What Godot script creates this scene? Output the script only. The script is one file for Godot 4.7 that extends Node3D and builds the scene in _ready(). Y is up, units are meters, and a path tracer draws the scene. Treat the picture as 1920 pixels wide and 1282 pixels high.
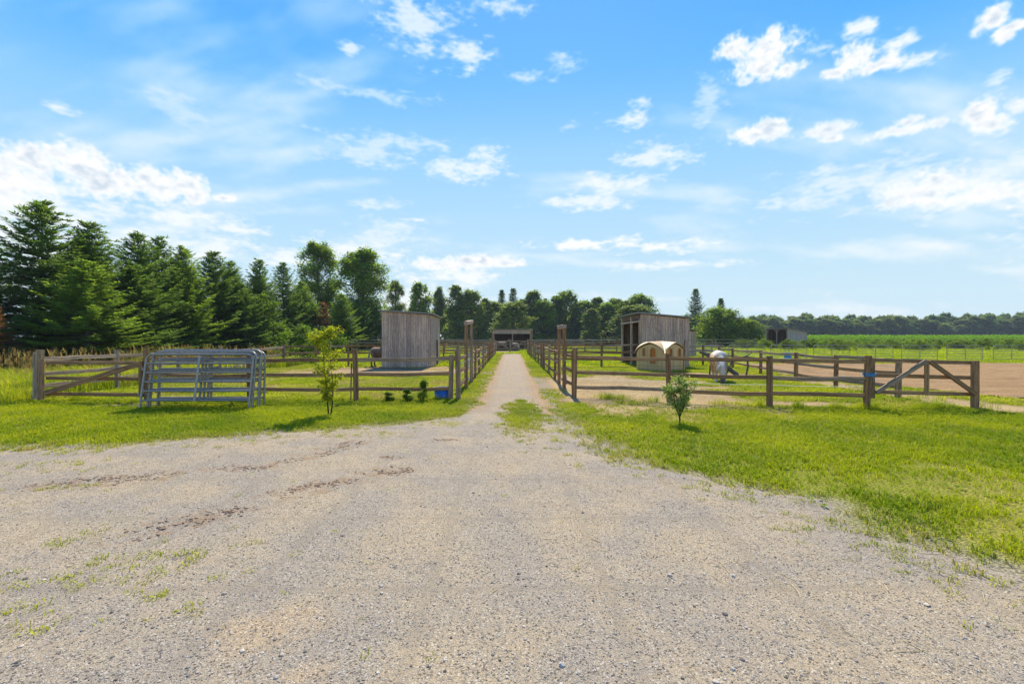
extends Node3D
# A horse paddock seen from a gravel yard: y up, the lane runs along -Z. In the comments and tables "d" is the distance ahead (z = -d).

const EYE := 1.55
var rng := RandomNumberGenerator.new()
var N1 := FastNoiseLite.new()   # broad patches
var N2 := FastNoiseLite.new()   # fine patches
var M := {}                     # materials
var used := {}

# ------------------------------------------------------------------ helpers
class MB:
	var v := PackedVector3Array()
	var n := PackedVector3Array()
	var uv := PackedVector2Array()
	var c := PackedColorArray()
	var idx := PackedInt32Array()
	var col := Color(1, 1, 1)
	func quad(a: Vector3, b: Vector3, d: Vector3, e: Vector3, ua := Vector2.ZERO, ub := Vector2(1, 0), ud := Vector2(1, 1), ue := Vector2(0, 1)) -> void:
		# corners in order round the face, clockwise seen from outside
		var nn := (e - a).cross(b - a)
		if nn.length_squared() < 1e-14:
			nn = (d - a).cross(b - a)
		nn = nn.normalized()
		var i := v.size()
		v.append(a); v.append(b); v.append(d); v.append(e)
		n.append(nn); n.append(nn); n.append(nn); n.append(nn)
		uv.append(ua); uv.append(ub); uv.append(ud); uv.append(ue)
		c.append(col); c.append(col); c.append(col); c.append(col)
		idx.append(i); idx.append(i + 1); idx.append(i + 2); idx.append(i); idx.append(i + 2); idx.append(i + 3)
	func tri(a: Vector3, b: Vector3, d: Vector3) -> void:
		var nn := (d - a).cross(b - a).normalized()
		var i := v.size()
		v.append(a); v.append(b); v.append(d)
		n.append(nn); n.append(nn); n.append(nn)
		uv.append(Vector2.ZERO); uv.append(Vector2(1, 0)); uv.append(Vector2(0.5, 1))
		c.append(col); c.append(col); c.append(col)
		idx.append(i); idx.append(i + 1); idx.append(i + 2)
	func leaf(p: Vector3, dir: Vector3, side: Vector3, l: float, w: float) -> void:
		var m := p + dir * (l * 0.45)
		var nn := dir.cross(side).normalized()
		var i := v.size()
		v.append(p); v.append(m + side * w * 0.5); v.append(p + dir * l); v.append(m - side * w * 0.5)
		n.append(nn); n.append(nn); n.append(nn); n.append(nn)
		uv.append(Vector2.ZERO); uv.append(Vector2(1, 0)); uv.append(Vector2(1, 1)); uv.append(Vector2(0, 1))
		c.append(col); c.append(col); c.append(col); c.append(col)
		idx.append(i); idx.append(i + 1); idx.append(i + 2); idx.append(i); idx.append(i + 2); idx.append(i + 3)
	func ring_beam(pts: PackedVector3Array, prof: PackedVector2Array, up: Vector3, off := 0.0, caps := true) -> void:
		# sweeps a closed profile (x across, y up; counter-clockwise) along points, flat sides
		var k := prof.size()
		var rings := []
		var along := off
		var vs := PackedFloat32Array()
		for i in pts.size():
			var t := (pts[mini(i + 1, pts.size() - 1)] - pts[maxi(i - 1, 0)]).normalized()
			var side := t.cross(up).normalized()
			var u2 := side.cross(t).normalized()
			var r := PackedVector3Array()
			for q in prof:
				r.append(pts[i] + side * q.x + u2 * q.y)
			rings.append(r)
			vs.append(along)
			if i + 1 < pts.size():
				along += pts[i].distance_to(pts[i + 1])
		var us := PackedFloat32Array([0.0])
		for j in k:
			us.append(us[j] + prof[j].distance_to(prof[(j + 1) % k]))
		for i in pts.size() - 1:
			var r0: PackedVector3Array = rings[i]
			var r1: PackedVector3Array = rings[i + 1]
			for j in k:
				var j2 := (j + 1) % k
				quad(r0[j], r0[j2], r1[j2], r1[j], Vector2(us[j] + off, vs[i]), Vector2(us[j + 1] + off, vs[i]), Vector2(us[j + 1] + off, vs[i + 1]), Vector2(us[j] + off, vs[i + 1]))
		if caps:
			var a0: PackedVector3Array = rings[0]
			var b0: PackedVector3Array = rings[rings.size() - 1]
			for j in range(1, k - 1):
				tri(a0[0], a0[j + 1], a0[j])
				tri(b0[0], b0[j], b0[j + 1])
	func tube(pts: PackedVector3Array, rad: PackedFloat32Array, sides := 7, closed_end := true) -> void:
		var base := v.size()
		var ref := Vector3(0.31, 0.2, 0.93).normalized()
		var along := 0.0
		for i in pts.size():
			var t := (pts[mini(i + 1, pts.size() - 1)] - pts[maxi(i - 1, 0)]).normalized()
			var s := t.cross(ref)
			if s.length() < 0.05:
				s = t.cross(Vector3.UP)
			s = s.normalized()
			var u2 := s.cross(t)
			if i > 0:
				along += pts[i].distance_to(pts[i - 1])
			for j in sides + 1:
				var a := TAU * j / sides
				var nn := s * cos(a) + u2 * sin(a)
				v.append(pts[i] + nn * rad[mini(i, rad.size() - 1)])
				n.append(nn)
				uv.append(Vector2(float(j) / sides * TAU * rad[mini(i, rad.size() - 1)], along))
				c.append(col)
		for i in pts.size() - 1:
			for j in sides:
				var p0 := base + i * (sides + 1) + j
				var p1 := p0 + sides + 1
				idx.append(p0); idx.append(p0 + 1); idx.append(p1)
				idx.append(p0 + 1); idx.append(p1 + 1); idx.append(p1)
		if closed_end:
			for e in [0, pts.size() - 1]:
				var ce := v.size()
				var t2 := (pts[1] - pts[0]).normalized() * -1.0 if e == 0 else (pts[pts.size() - 1] - pts[pts.size() - 2]).normalized()
				v.append(pts[e]); n.append(t2); uv.append(Vector2.ZERO); c.append(col)
				for j in sides:
					var q0: int = base + e * (sides + 1) + j
					idx.append(ce)
					if e == 0:
						idx.append(q0 + 1); idx.append(q0)
					else:
						idx.append(q0); idx.append(q0 + 1)
	func box(o: Vector3, sx: float, sy: float, sz: float, b := Basis.IDENTITY, off := 0.0) -> void:
		# chamferless box centred on o
		var pr := PackedVector2Array([Vector2(-sx / 2, -sz / 2), Vector2(sx / 2, -sz / 2), Vector2(sx / 2, sz / 2), Vector2(-sx / 2, sz / 2)])
		ring_beam(PackedVector3Array([o - b.y * sy / 2, o + b.y * sy / 2]), pr, -b.z, off)
	func mesh() -> ArrayMesh:
		var a := []
		a.resize(Mesh.ARRAY_MAX)
		a[Mesh.ARRAY_VERTEX] = v
		a[Mesh.ARRAY_NORMAL] = n
		a[Mesh.ARRAY_TEX_UV] = uv
		a[Mesh.ARRAY_COLOR] = c
		a[Mesh.ARRAY_INDEX] = idx
		var m := ArrayMesh.new()
		m.add_surface_from_arrays(Mesh.PRIMITIVE_TRIANGLES, a)
		return m

func chamfer(w: float, h: float, k := 0.12) -> PackedVector2Array:
	var b := minf(w, h) * k
	var x := w / 2; var y := h / 2
	return PackedVector2Array([Vector2(-x + b, -y), Vector2(x - b, -y), Vector2(x, -y + b), Vector2(x, y - b), Vector2(x - b, y), Vector2(-x + b, y), Vector2(-x, y - b), Vector2(-x, -y + b)])

func P(x: float, d: float, y := 0.0) -> Vector3:
	return Vector3(x, y, -d)

func named(s: String) -> String:
	var k: int = used.get(s, 0)
	used[s] = k + 1
	return s if k == 0 else "%s_%03d" % [s, k]

func thing(s: String, label: String, category: String, at := Vector3.ZERO, turn := 0.0, group := "") -> Node3D:
	var o := Node3D.new()
	o.name = named(s)
	add_child(o)
	o.position = at
	o.rotation.y = turn
	tag(o, label, category, group)
	return o

func tag(o: Node, label: String, category: String, group := "", kind := "") -> void:
	if label: o.set_meta("label", label)
	if category: o.set_meta("category", category)
	if group: o.set_meta("group", group)
	if kind: o.set_meta("kind", kind)

func part(s: String, m: Mesh, mat: Material, parent: Node = null) -> MeshInstance3D:
	var o := MeshInstance3D.new()
	o.mesh = m
	o.material_override = mat
	if parent == null:
		o.name = named(s)
		add_child(o)
	else:
		o.name = s
		parent.add_child(o, true)
	return o

func scatter(s: String, m: Mesh, mat: Material, xf: Array, cols: PackedColorArray, label: String, category: String) -> MultiMeshInstance3D:
	var mm := MultiMesh.new()
	mm.transform_format = MultiMesh.TRANSFORM_3D
	mm.use_colors = true
	mm.mesh = m
	mm.instance_count = xf.size()
	for i in xf.size():
		mm.set_instance_transform(i, xf[i])
		mm.set_instance_color(i, cols[i])
	var o := MultiMeshInstance3D.new()
	o.name = named(s)
	o.multimesh = mm
	o.material_override = mat
	add_child(o)
	tag(o, label, category, "", "stuff")
	return o

func lerp_pts(t: float, pts: Array) -> float:
	# pts: flat [t0, v0, t1, v1 ...] rising
	if t <= pts[0]: return pts[1]
	var k := 2
	while k < pts.size():
		if t <= pts[k]:
			return lerpf(pts[k - 1], pts[k + 1], (t - pts[k - 2]) / (pts[k] - pts[k - 2]))
		k += 2
	return pts[pts.size() - 1]

func lin(r: float, g: float, b: float) -> Color:
	return Color(r, g, b).linear_to_srgb()

# ------------------------------------------------------------------ textures and materials
func noise_img(w: int, h: int, f: float, sd: int, type := FastNoiseLite.TYPE_SIMPLEX_SMOOTH, oct := 4) -> Image:
	var q := FastNoiseLite.new()
	q.noise_type = type
	q.seed = sd
	q.frequency = f
	q.fractal_octaves = oct
	if type == FastNoiseLite.TYPE_CELLULAR:
		q.fractal_type = FastNoiseLite.FRACTAL_NONE
		q.cellular_return_type = FastNoiseLite.RETURN_CELL_VALUE
	return q.get_seamless_image(w, h)

func tex(i: Image) -> ImageTexture:
	return ImageTexture.create_from_image(i)

func make_textures() -> Dictionary:
	var T := {}
	# wood: streaks along v with knots and dark checks
	var a := noise_img(512, 24, 0.06, 3)
	a.resize(512, 512, Image.INTERPOLATE_CUBIC)
	var b := noise_img(512, 64, 0.011, 8)
	b.resize(512, 512, Image.INTERPOLATE_CUBIC)
	var p := noise_img(512, 512, 0.012, 21)
	var w := Image.create(512, 512, false, Image.FORMAT_RGB8)
	var wh := Image.create(512, 512, false, Image.FORMAT_RGB8)
	for y in 512:
		for x in 512:
			var g := a.get_pixel(x, y).r
			var bb := b.get_pixel(x, y).r
			var pp := p.get_pixel(x, y).r
			var k := 0.88 + 0.40 * (g - 0.5) + 0.36 * (bb - 0.5) + 0.26 * (pp - 0.5)
			if g < 0.34: k -= 0.14
			k = clampf(k, 0.2, 1.0)
			w.set_pixel(x, y, Color(k, k * lerpf(0.97, 0.93, pp), k * lerpf(0.97, 0.86, bb)))
			wh.set_pixel(x, y, Color(g, g, g))
	for i in 10:  # knots
		var kx := rng.randi_range(20, 490); var ky := rng.randi_range(20, 490); var r := rng.randf_range(4, 9)
		for y in range(maxi(0, ky - 24), mini(512, ky + 24)):
			for x in range(maxi(0, kx - 12), mini(512, kx + 12)):
				var q := Vector2((x - kx) / r, (y - ky) / (r * 1.7)).length()
				if q < 1.0:
					var cc := w.get_pixel(x, y)
					w.set_pixel(x, y, cc.lerp(Color(0.22, 0.17, 0.13), 1.0 - q * q))
	T.wood = tex(w)
	wh.bump_map_to_normal_map(3.0)
	T.wood_n = tex(wh)
	# gravel: grains of crushed stone in three sizes, with fine sand between
	var S := 2048
	var ca := noise_img(S, S, 0.055, 5, FastNoiseLite.TYPE_CELLULAR)
	var cb := noise_img(S, S, 0.13, 6, FastNoiseLite.TYPE_CELLULAR)
	var cn := noise_img(S, S, 0.3, 7, FastNoiseLite.TYPE_SIMPLEX, 3)
	var cl := noise_img(S, S, 0.006, 9)
	var gi := Image.create(S, S, false, Image.FORMAT_RGB8)
	var gh := Image.create(S, S, false, Image.FORMAT_RGB8)
	var pal := [Color(0.93, 0.89, 0.82), Color(0.66, 0.64, 0.61), Color(0.80, 0.75, 0.68), Color(0.52, 0.50, 0.48), Color(0.88, 0.80, 0.68), Color(0.70, 0.68, 0.66), Color(0.38, 0.36, 0.34), Color(0.98, 0.95, 0.90)]
	for y in S:
		for x in S:
			var va := ca.get_pixel(x, y).r
			var vb := cb.get_pixel(x, y).r
			var vn := cn.get_pixel(x, y).r
			var vl := cl.get_pixel(x, y).r
			var h := 0.0
			var col: Color
			if va > 0.70 + (vl - 0.5) * 0.6:
				col = pal[int(va * 977.0) % 8].lerp(Color(0.84, 0.79, 0.72), 0.25)
				h = 0.55 + 0.4 * fmod(va * 31.0, 1.0)
			else:
				col = pal[int(vb * 1231.0) % 8].lerp(Color(0.88, 0.81, 0.71), 0.5 + 0.3 * (vl - 0.3))
				h = 0.15 + 0.4 * fmod(vb * 17.0, 1.0)
			col = col * (0.80 + 0.36 * vn)
			gi.set_pixel(x, y, col)
			h = h * 0.8 + 0.2 * vn
			gh.set_pixel(x, y, Color(h, h, h))
	T.gravel = tex(gi)
	T.gravel_h = tex(gh)
	# soil: crumbly
	var s1 := noise_img(512, 512, 0.035, 31, FastNoiseLite.TYPE_SIMPLEX, 5)
	var s2 := noise_img(512, 512, 0.2, 32, FastNoiseLite.TYPE_SIMPLEX, 2)
	var si := Image.create(512, 512, false, Image.FORMAT_RGB8)
	for y in 512:
		for x in 512:
			var k2 := clampf(0.78 + 0.7 * (s1.get_pixel(x, y).r - 0.5) + 0.4 * (s2.get_pixel(x, y).r - 0.5), 0.35, 1.0)
			si.set_pixel(x, y, Color(k2, k2, k2))
	T.soil = tex(si)
	T.soil_h = tex(s1)
	# coat, bark, metal
	var f := noise_img(256, 24, 0.09, 41)
	f.resize(256, 256, Image.INTERPOLATE_CUBIC)
	T.streak = tex(f)
	T.streak_n = tex(noise_img(256, 256, 0.05, 44))
	var fi := noise_img(256, 256, 0.02, 42)
	for y in 256:
		for x in 256:
			var k3 := 0.82 + 0.18 * fi.get_pixel(x, y).r
			fi.set_pixel(x, y, Color(k3, k3, k3))
	T.faint = tex(fi)
	return T

func mat(albedo: Color, rough := 0.9, t: Texture2D = null, scale := 1.0, metal := 0.0) -> StandardMaterial3D:
	var m := StandardMaterial3D.new()
	m.albedo_color = albedo
	m.roughness = rough
	m.metallic = metal
	if t:
		m.albedo_texture = t
		m.uv1_scale = Vector3(scale, scale, scale)
	m.metallic_specular = 0.35
	return m

func leafy(albedo: Color, back := 0.75) -> StandardMaterial3D:
	var m := mat(albedo, 0.7)
	m.vertex_color_use_as_albedo = true
	m.cull_mode = BaseMaterial3D.CULL_DISABLED
	m.metallic_specular = 0.18
	m.backlight_enabled = true
	m.backlight = Color(back * 0.95, back, back * 0.55).linear_to_srgb()
	return m

func wood(r: float, g: float, b: float) -> StandardMaterial3D:
	var m := mat(lin(r, g, b), 0.88, M.T.wood)
	m.uv1_scale = Vector3(2.6, 0.55, 1)
	m.normal_enabled = true
	m.normal_texture = M.T.wood_n
	m.normal_scale = 0.5
	return m

func make_materials() -> void:
	M.T = make_textures()
	M.rail = [wood(0.40, 0.245, 0.125), wood(0.33, 0.205, 0.105), wood(0.45, 0.29, 0.155), wood(0.42, 0.32, 0.22), wood(0.28, 0.18, 0.10)]
	M.post = [wood(0.35, 0.215, 0.11), wood(0.30, 0.185, 0.095), wood(0.39, 0.25, 0.135), wood(0.40, 0.30, 0.20)]
	M.greyrail = [wood(0.42, 0.35, 0.28), wood(0.36, 0.30, 0.23), wood(0.46, 0.39, 0.32)]
	M.board = [wood(0.66, 0.53, 0.43), wood(0.58, 0.475, 0.39), wood(0.73, 0.59, 0.475), wood(0.61, 0.475, 0.37), wood(0.53, 0.42, 0.34)]
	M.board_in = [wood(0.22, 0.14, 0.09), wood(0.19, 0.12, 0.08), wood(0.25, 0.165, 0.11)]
	M.silver = [wood(0.62, 0.55, 0.47), wood(0.56, 0.50, 0.43), wood(0.66, 0.58, 0.50)]
	M.pale = wood(0.72, 0.62, 0.50)
	M.galv = mat(lin(0.36, 0.34, 0.30), 0.45, M.T.faint, 3.0, 0.7)
	M.tin = mat(lin(0.34, 0.31, 0.28), 0.6, M.T.faint, 1.0, 0.3)
	M.rope = mat(lin(0.75, 0.74, 0.70), 0.8)
	M.blue = mat(lin(0.025, 0.19, 0.85), 0.4, M.T.faint)
	M.skyblue = mat(lin(0.08, 0.33, 0.62), 0.45, M.T.faint)
	M.bark = mat(lin(0.20, 0.15, 0.11), 0.95, M.T.streak, 3.0)
	M.palebark = mat(lin(0.42, 0.38, 0.33), 0.95, M.T.streak, 3.0)
	M.spruce = leafy(lin(0.24, 0.335, 0.09), 1.0)
	M.spruce2 = leafy(lin(0.36, 0.46, 0.085), 1.0)
	M.dead = leafy(lin(0.45, 0.20, 0.09), 0.5)
	M.leaf = leafy(lin(0.38, 0.48, 0.06), 1.0)
	M.leafdark2 = leafy(lin(0.37, 0.44, 0.14), 1.0)
	M.leaf2 = leafy(lin(0.27, 0.38, 0.05), 1.0)
	M.leafdark = leafy(lin(0.37, 0.445, 0.10), 1.0)
	M.olive = leafy(lin(0.38, 0.43, 0.15), 0.9)
	M.yellow = leafy(lin(0.52, 0.58, 0.035), 1.0)
	M.apple = leafy(lin(0.36, 0.50, 0.16), 0.9)
	M.grass = leafy(Color(1, 1, 1), 1.0)
	M.grass.roughness = 0.6
	M.corn = leafy(lin(0.28, 0.52, 0.035), 1.0)
	M.stone = mat(Color(1, 1, 1), 0.9, M.T.faint, 4.0)
	M.stone.vertex_color_use_as_albedo = true
	var g := mat(Color(1, 1, 1), 0.95, M.T.gravel, 1.0)
	g.vertex_color_use_as_albedo = true
	g.uv1_scale = Vector3(0.92, 0.92, 1)
	g.heightmap_enabled = true
	g.heightmap_texture = M.T.gravel_h
	g.heightmap_scale = 0.85
	g.metallic_specular = 0.2
	M.gravel = g
	var s := mat(Color(1, 1, 1), 0.97, M.T.soil, 1.0)
	s.vertex_color_use_as_albedo = true
	s.uv1_scale = Vector3(1.5, 1.5, 1)
	s.heightmap_enabled = true
	s.heightmap_texture = M.T.soil_h
	s.heightmap_scale = 0.7
	s.metallic_specular = 0.15
	M.soil = s

# ------------------------------------------------------------------ sky
# clouds: [kind (0 heaped, 1 wispy), thickness, [azimuth, height, half width, half height ... in degrees]]
const CLOUDS := [
	[0, 1, [-48.3, 13.2, 3.59, 2.12, -46.4, 15.1, 1.98, 1.21, -44.5, 16.0, 1.57, 1.06, -43.3, 15.4, 2.35, 1.73, -41.4, 14.5, 3.03, 1.7, -38.6, 15.5, 1.48, 1.07, -37.4, 14.8, 2.46, 1.5, -35.1, 15.4, 1.62, 1.23, -34.4, 14.6, 1.37, 0.93, -32.0, 14.7, 1.25, 0.43]],
	[1, 0.8, [-46.4, 11.2, 7.11, 2.0, -35.8, 12.3, 5.53, 0.94, -30.7, 11.7, 2.73, 0.39, -47.7, 8.3, 6.15, 2.66]],
	[1, 0.75, [-33.6, 9.6, 3.97, 1.41, -24.9, 8.8, 4.97, 0.95, -19.7, 10.6, 3.57, 0.98]],
	[0, 1, [-8.4, 9.2, 4.07, 0.78, -3.8, 9.6, 4.67, 0.85, 0.3, 9.4, 1.88, 0.52]],
	[1, 0.85, [-11.7, 4.9, 4.5, 3.26, -5.8, 7.6, 3.98, 1.18, -14.2, 10.1, 2.02, 0.5]],
	[1, 0.95, [10.2, 11.7, 4.87, 0.57]],
	[1, 0.95, [18.4, 10.8, 4.53, 0.61]],
	[1, 0.8, [19.9, 8.7, 5.63, 0.43]],
	[0, 1, [26.0, 29.8, 1.63, 1.0, 29.6, 28.8, 2.64, 1.52, 30.0, 29.8, 1.11, 0.88, 28.8, 27.6, 2.68, 1.16, 31.2, 26.8, 1.48, 0.69]],
	[0, 0.8, [27.3, 26.6, 0.9, 0.38]],
	[0, 1, [37.1, 26.0, 1.54, 1.3, 39.2, 25.0, 2.02, 0.64, 35.7, 25.4, 1.24, 0.49]],
	[1, 0.9, [37.7, 28.5, 1.18, 0.74, 40.4, 26.4, 1.32, 0.82, 41.9, 24.5, 1.34, 0.62]],
	[1, 0.7, [33.6, 27.8, 1.12, 0.61]],
	[0, 1, [46.7, 25.6, 1.14, 0.9, 47.3, 24.4, 0.68, 0.68, 48.0, 24.7, 0.66, 0.45]],
	[0, 0.95, [28.8, 21.6, 2.68, 1.02, 30.4, 22.1, 1.1, 0.65]],
	[0, 0.9, [34.9, 20.7, 1.9, 0.68, 35.3, 19.8, 0.98, 0.44]],
	[0, 0.9, [40.7, 19.1, 3.01, 0.5, 41.3, 19.7, 0.91, 0.49]],
	[0, 1, [46.0, 19.0, 1.17, 1.09, 46.6, 17.9, 1.21, 0.92]],
	[0, 0.8, [48.2, 18.8, 0.72, 0.56]],
	[1, 0.8, [14.7, 25.1, 2.14, 0.85]],
	[1, 0.7, [16.3, 26.6, 1.11, 0.46]],
	[1, 0.7, [47.0, 21.2, 0.63, 0.56]],
	[1, 0.6, [7.7, 24.9, 0.99, 0.44]],
	[1, 0.5, [23.7, 25.5, 1.46, 2.0]],
	[0, 0.95, [42.8, 13.4, 3.19, 1.49, 45.7, 12.5, 2.63, 0.81]],
	[1, 0.6, [41.8, 14.9, 4.11, 1.59, 35.3, 15.2, 5.83, 1.74, 47.0, 13.1, 3.77, 1.83]],
	[1, 0.75, [17.8, 20.5, 3.65, 1.23, 12.8, 18.5, 3.57, 1.3, 8.6, 16.5, 4.33, 0.79]],
	[1, 0.75, [-6.4, 20.4, 4.37, 1.06, -3.0, 22.0, 1.74, 0.98]],
	[1, 0.55, [-17.3, 21.0, 4.04, 0.95, -14.8, 22.7, 6.26, 0.66]],
	[1, 0.75, [-12.2, 33.9, 3.72, 2.26, -8.4, 35.2, 2.23, 0.8, -12.9, 35.6, 1.91, 0.61]],
	[1, 0.8, [-5.1, 31.5, 2.26, 1.36]],
	[1, 0.6, [1.9, 29.8, 2.82, 0.51, 7.0, 30.9, 1.98, 0.69]],
	[1, 0.7, [-1.1, 36.1, 2.68, 0.7]],
	[1, 0.7, [-19.4, 31.1, 0.96, 0.56]],
	[1, 0.8, [-44.8, 19.9, 1.08, 0.38]],
	[1, 0.35, [-36.7, 22.3, 2.85, 0.92]],
	[1, 0.5, [-17.9, 27.1, 6.97, 0.56]],
	[1, 0.6, [-16.0, 15.7, 2.23, 0.72]],
	[1, 0.9, [-11.0, 14.3, 1.68, 0.31]],
	[1, 0.55, [-15.3, 12.6, 3.0, 1.23]],
]

func smooth(a: float, b: float, x: float) -> float:
	var t := clampf((x - a) / (b - a), 0.0, 1.0)
	return t * t * (3.0 - 2.0 * t)

func cloud_image(c: Array, ppd: float, q: FastNoiseLite, sd: float) -> Array:
	var e: Array = c[2].duplicate()
	for z in range(0, e.size(), 4):   # wisps spread wider than they are thick
		var f := 1.18 if c[0] == 0 else 1.4
		e[z + 2] *= f
		e[z + 3] *= f
	var x0 := 1e9; var x1 := -1e9; var y0 := 1e9; var y1 := -1e9
	var i := 0
	while i < e.size():
		x0 = minf(x0, e[i] - e[i + 2] * 1.5); x1 = maxf(x1, e[i] + e[i + 2] * 1.5)
		y0 = minf(y0, e[i + 1] - e[i + 3] * 1.6); y1 = maxf(y1, e[i + 1] + e[i + 3] * 1.6)
		i += 4
	y0 = maxf(y0, 0.2)
	var w := int((x1 - x0) * ppd); var h := int((y1 - y0) * ppd)
	var im := Image.create(w, h, false, Image.FORMAT_RGBA8)
	var puffy: bool = c[0] == 0
	var thick: float = c[1]
	var squash := 0.9 if puffy else 0.38
	for yy in h:
		var el := y1 - yy / ppd
		for xx in w:
			var az := x0 + xx / ppd
			var m := -9.0
			var k := 0
			while k < e.size():
				var dx: float = (az - e[k]) / e[k + 2]
				var dy: float = (el - e[k + 1]) / e[k + 3]
				if puffy and dy < 0.0: dy *= 1.25
				m = maxf(m, 1.0 - sqrt(dx * dx + dy * dy))
				k += 4
			if m < -0.62: continue
			var nz := q.get_noise_3d(az * squash, el, sd)
			var n2 := q.get_noise_3d(az * 3.1 * squash, el * 3.1, sd + 40.0)
			var a: float
			if puffy:
				a = maxf(smooth(0.0, 0.8, m * 1.0 + nz * 0.62 + n2 * 0.30 + 0.24), 0.30 * smooth(-0.25, 0.55, m + nz * 0.9 + n2 * 0.3)) * thick
			else:
				a = smooth(0.05, 1.25, m + nz * 1.05 + n2 * 0.6 + 0.18) * thick
			if a <= 0.004: continue
			var body := clampf(m * 0.9 + nz * 0.8 - 0.25, 0.0, 1.0) if puffy else 0.0
			var g := q.get_noise_3d(az * 0.8, el * 1.6 + 3.0, sd + 9.0)
			var sh := clampf(body * 0.8 * (0.55 + g * 1.8), 0.0, 0.6)
			im.set_pixel(xx, yy, Color(1.0 - sh * 0.30, 1.0 - sh * 0.21, 1.0 - sh * 0.12, a))
	return [im, x0, y1]

func make_sky(sun: Vector3) -> ImageTexture:
	var W := 4096; var H := 2048
	var ppd := W / 360.0
	# clear air: deep blue above, pale at the horizon, paler towards the sun
	var base := Image.create(264, 512, false, Image.FORMAT_RGB8)
	for y in 512:
		var el := 90.0 - (y + 0.5) / 512.0 * 180.0
		for x in 264:
			var az := (x - 3.5) / 256.0 * TAU
			var dir := Vector3(sin(az) * cos(deg_to_rad(el)), sin(deg_to_rad(el)), -cos(az) * cos(deg_to_rad(el)))
			var t := clampf(el, 0.0, 90.0)
			var c := Color(lerp_pts(t, [0, 0.85, 6, 0.79, 14, 0.69, 22, 0.54, 30, 0.27, 38, 0.12, 60, 0.09, 90, 0.12]), lerp_pts(t, [0, 0.925, 6, 0.905, 14, 0.86, 22, 0.79, 30, 0.65, 38, 0.545, 60, 0.45, 90, 0.42]), lerp_pts(t, [0, 0.965, 6, 0.965, 14, 0.98, 22, 0.99, 30, 1.0, 38, 0.99, 60, 0.93, 90, 0.88]))
			var near := maxf(0.0, dir.dot(sun))
			c = c.lerp(Color(0.86, 0.94, 1.0), 0.45 * pow(near, 5.0))
			base.set_pixel(x, y, c)
	base.resize(W * 264 / 256, H, Image.INTERPOLATE_CUBIC)
	base = base.get_region(Rect2i(W * 4 / 256, 0, W, H))
	base.convert(Image.FORMAT_RGBA8)
	var q := FastNoiseLite.new()
	q.noise_type = FastNoiseLite.TYPE_SIMPLEX_SMOOTH
	q.frequency = 0.62
	q.fractal_octaves = 5
	q.fractal_gain = 0.55
	# thin veil of high cloud all round
	var veil := Image.create(1040, 256, false, Image.FORMAT_RGBA8)
	for y in 256:
		var el := 90.0 - (y + 0.5) / 256.0 * 90.0
		var r := 1.0 / (sin(deg_to_rad(el)) + 0.22)
		for x in 1040:
			var az := (x - 7.5) / 1024.0 * TAU
			var px := sin(az) * r * 1.6; var pz := cos(az) * r * 1.6
			var a := q.get_noise_3d(px * 0.8 + 7.0, pz * 2.2, 3.0) * 0.9 + q.get_noise_3d(px * 2.4, pz * 6.0, 9.0) * 0.35
			a = smooth(0.0, 0.95, a + 0.10) * 0.74
			veil.set_pixel(x, y, Color(1, 1, 1, a))
	veil.resize(W * 1040 / 1024, H / 2, Image.INTERPOLATE_CUBIC)
	veil = veil.get_region(Rect2i(W * 8 / 1024, 0, W, H / 2))
	base.blend_rect(veil, Rect2i(0, 0, W, H / 2), Vector2i.ZERO)
	var sd := 0.0
	var made := []
	for c in CLOUDS:
		sd += 17.3
		made.append(cloud_image(c, ppd, q, sd))
	# the same weather goes on round the whole sky
	for turn in [0.0, 104.0, 187.0, 262.0]:
		for i in made.size():
			var k: Array = made[i]
			if turn > 0.0 and (i * 7 + int(turn)) % 5 == 0: continue
			var im: Image = k[0]
			if turn > 0.0:
				var mid := wrapf(k[1] + turn + im.get_width() * 0.5 / ppd, -180.0, 180.0)
				if absf(mid) < 60.0: continue
			var shift := 0.0
			if turn > 0.0: shift = fmod(i * 3.7, 7.0) - 3.0
			var x := posmod(int(round((k[1] + turn + shift) * ppd)), W)
			var y := int(round((90.0 - k[2] - (shift * 0.6 if k[2] > 12.0 else 0.0)) * ppd))
			for o in [0, -W]:
				base.blend_rect(im, Rect2i(0, 0, im.get_width(), im.get_height()), Vector2i(x + o, y))
	base.convert(Image.FORMAT_RGB8)
	return tex(base)

# ------------------------------------------------------------------ ground
const EDGE_LEFT := [-30.0, 6.0, -7.06, 6.3, -5.77, 6.5, -4.6, 7.07, -3.19, 7.64, -2.4, 8.0, -1.56, 8.55, -1.0, 9.0, -0.83, 9.94]
const EDGE_RIGHT := [-6.0, 4.2, 0.0, 3.6, 2.0, 3.3, 2.77, 3.16, 3.15, 3.05, 3.52, 2.95, 4.38, 2.80, 4.72, 2.46, 5.12, 1.95, 5.5, 1.55, 6.15, 1.27, 7.15, 1.08, 9.1, 0.98, 12.1, 0.92, 46.0, 1.2]
const TRACKS := [[-1.35, 5.3, -1.97, 4.72, -2.38, 4.26, -2.68, 3.78, -2.95, 3.57], [-2.3, 6.6, -2.9, 5.4, -3.68, 5.18, -4.3, 4.9, -4.73, 4.72, -5.6, 4.4]]
const PATCHES := [[-1.4, 5.2, 0.34, 0.16], [-1.0, 6.85, 0.22, 0.07], [-1.55, 5.85, 0.2, 0.07]]

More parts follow.
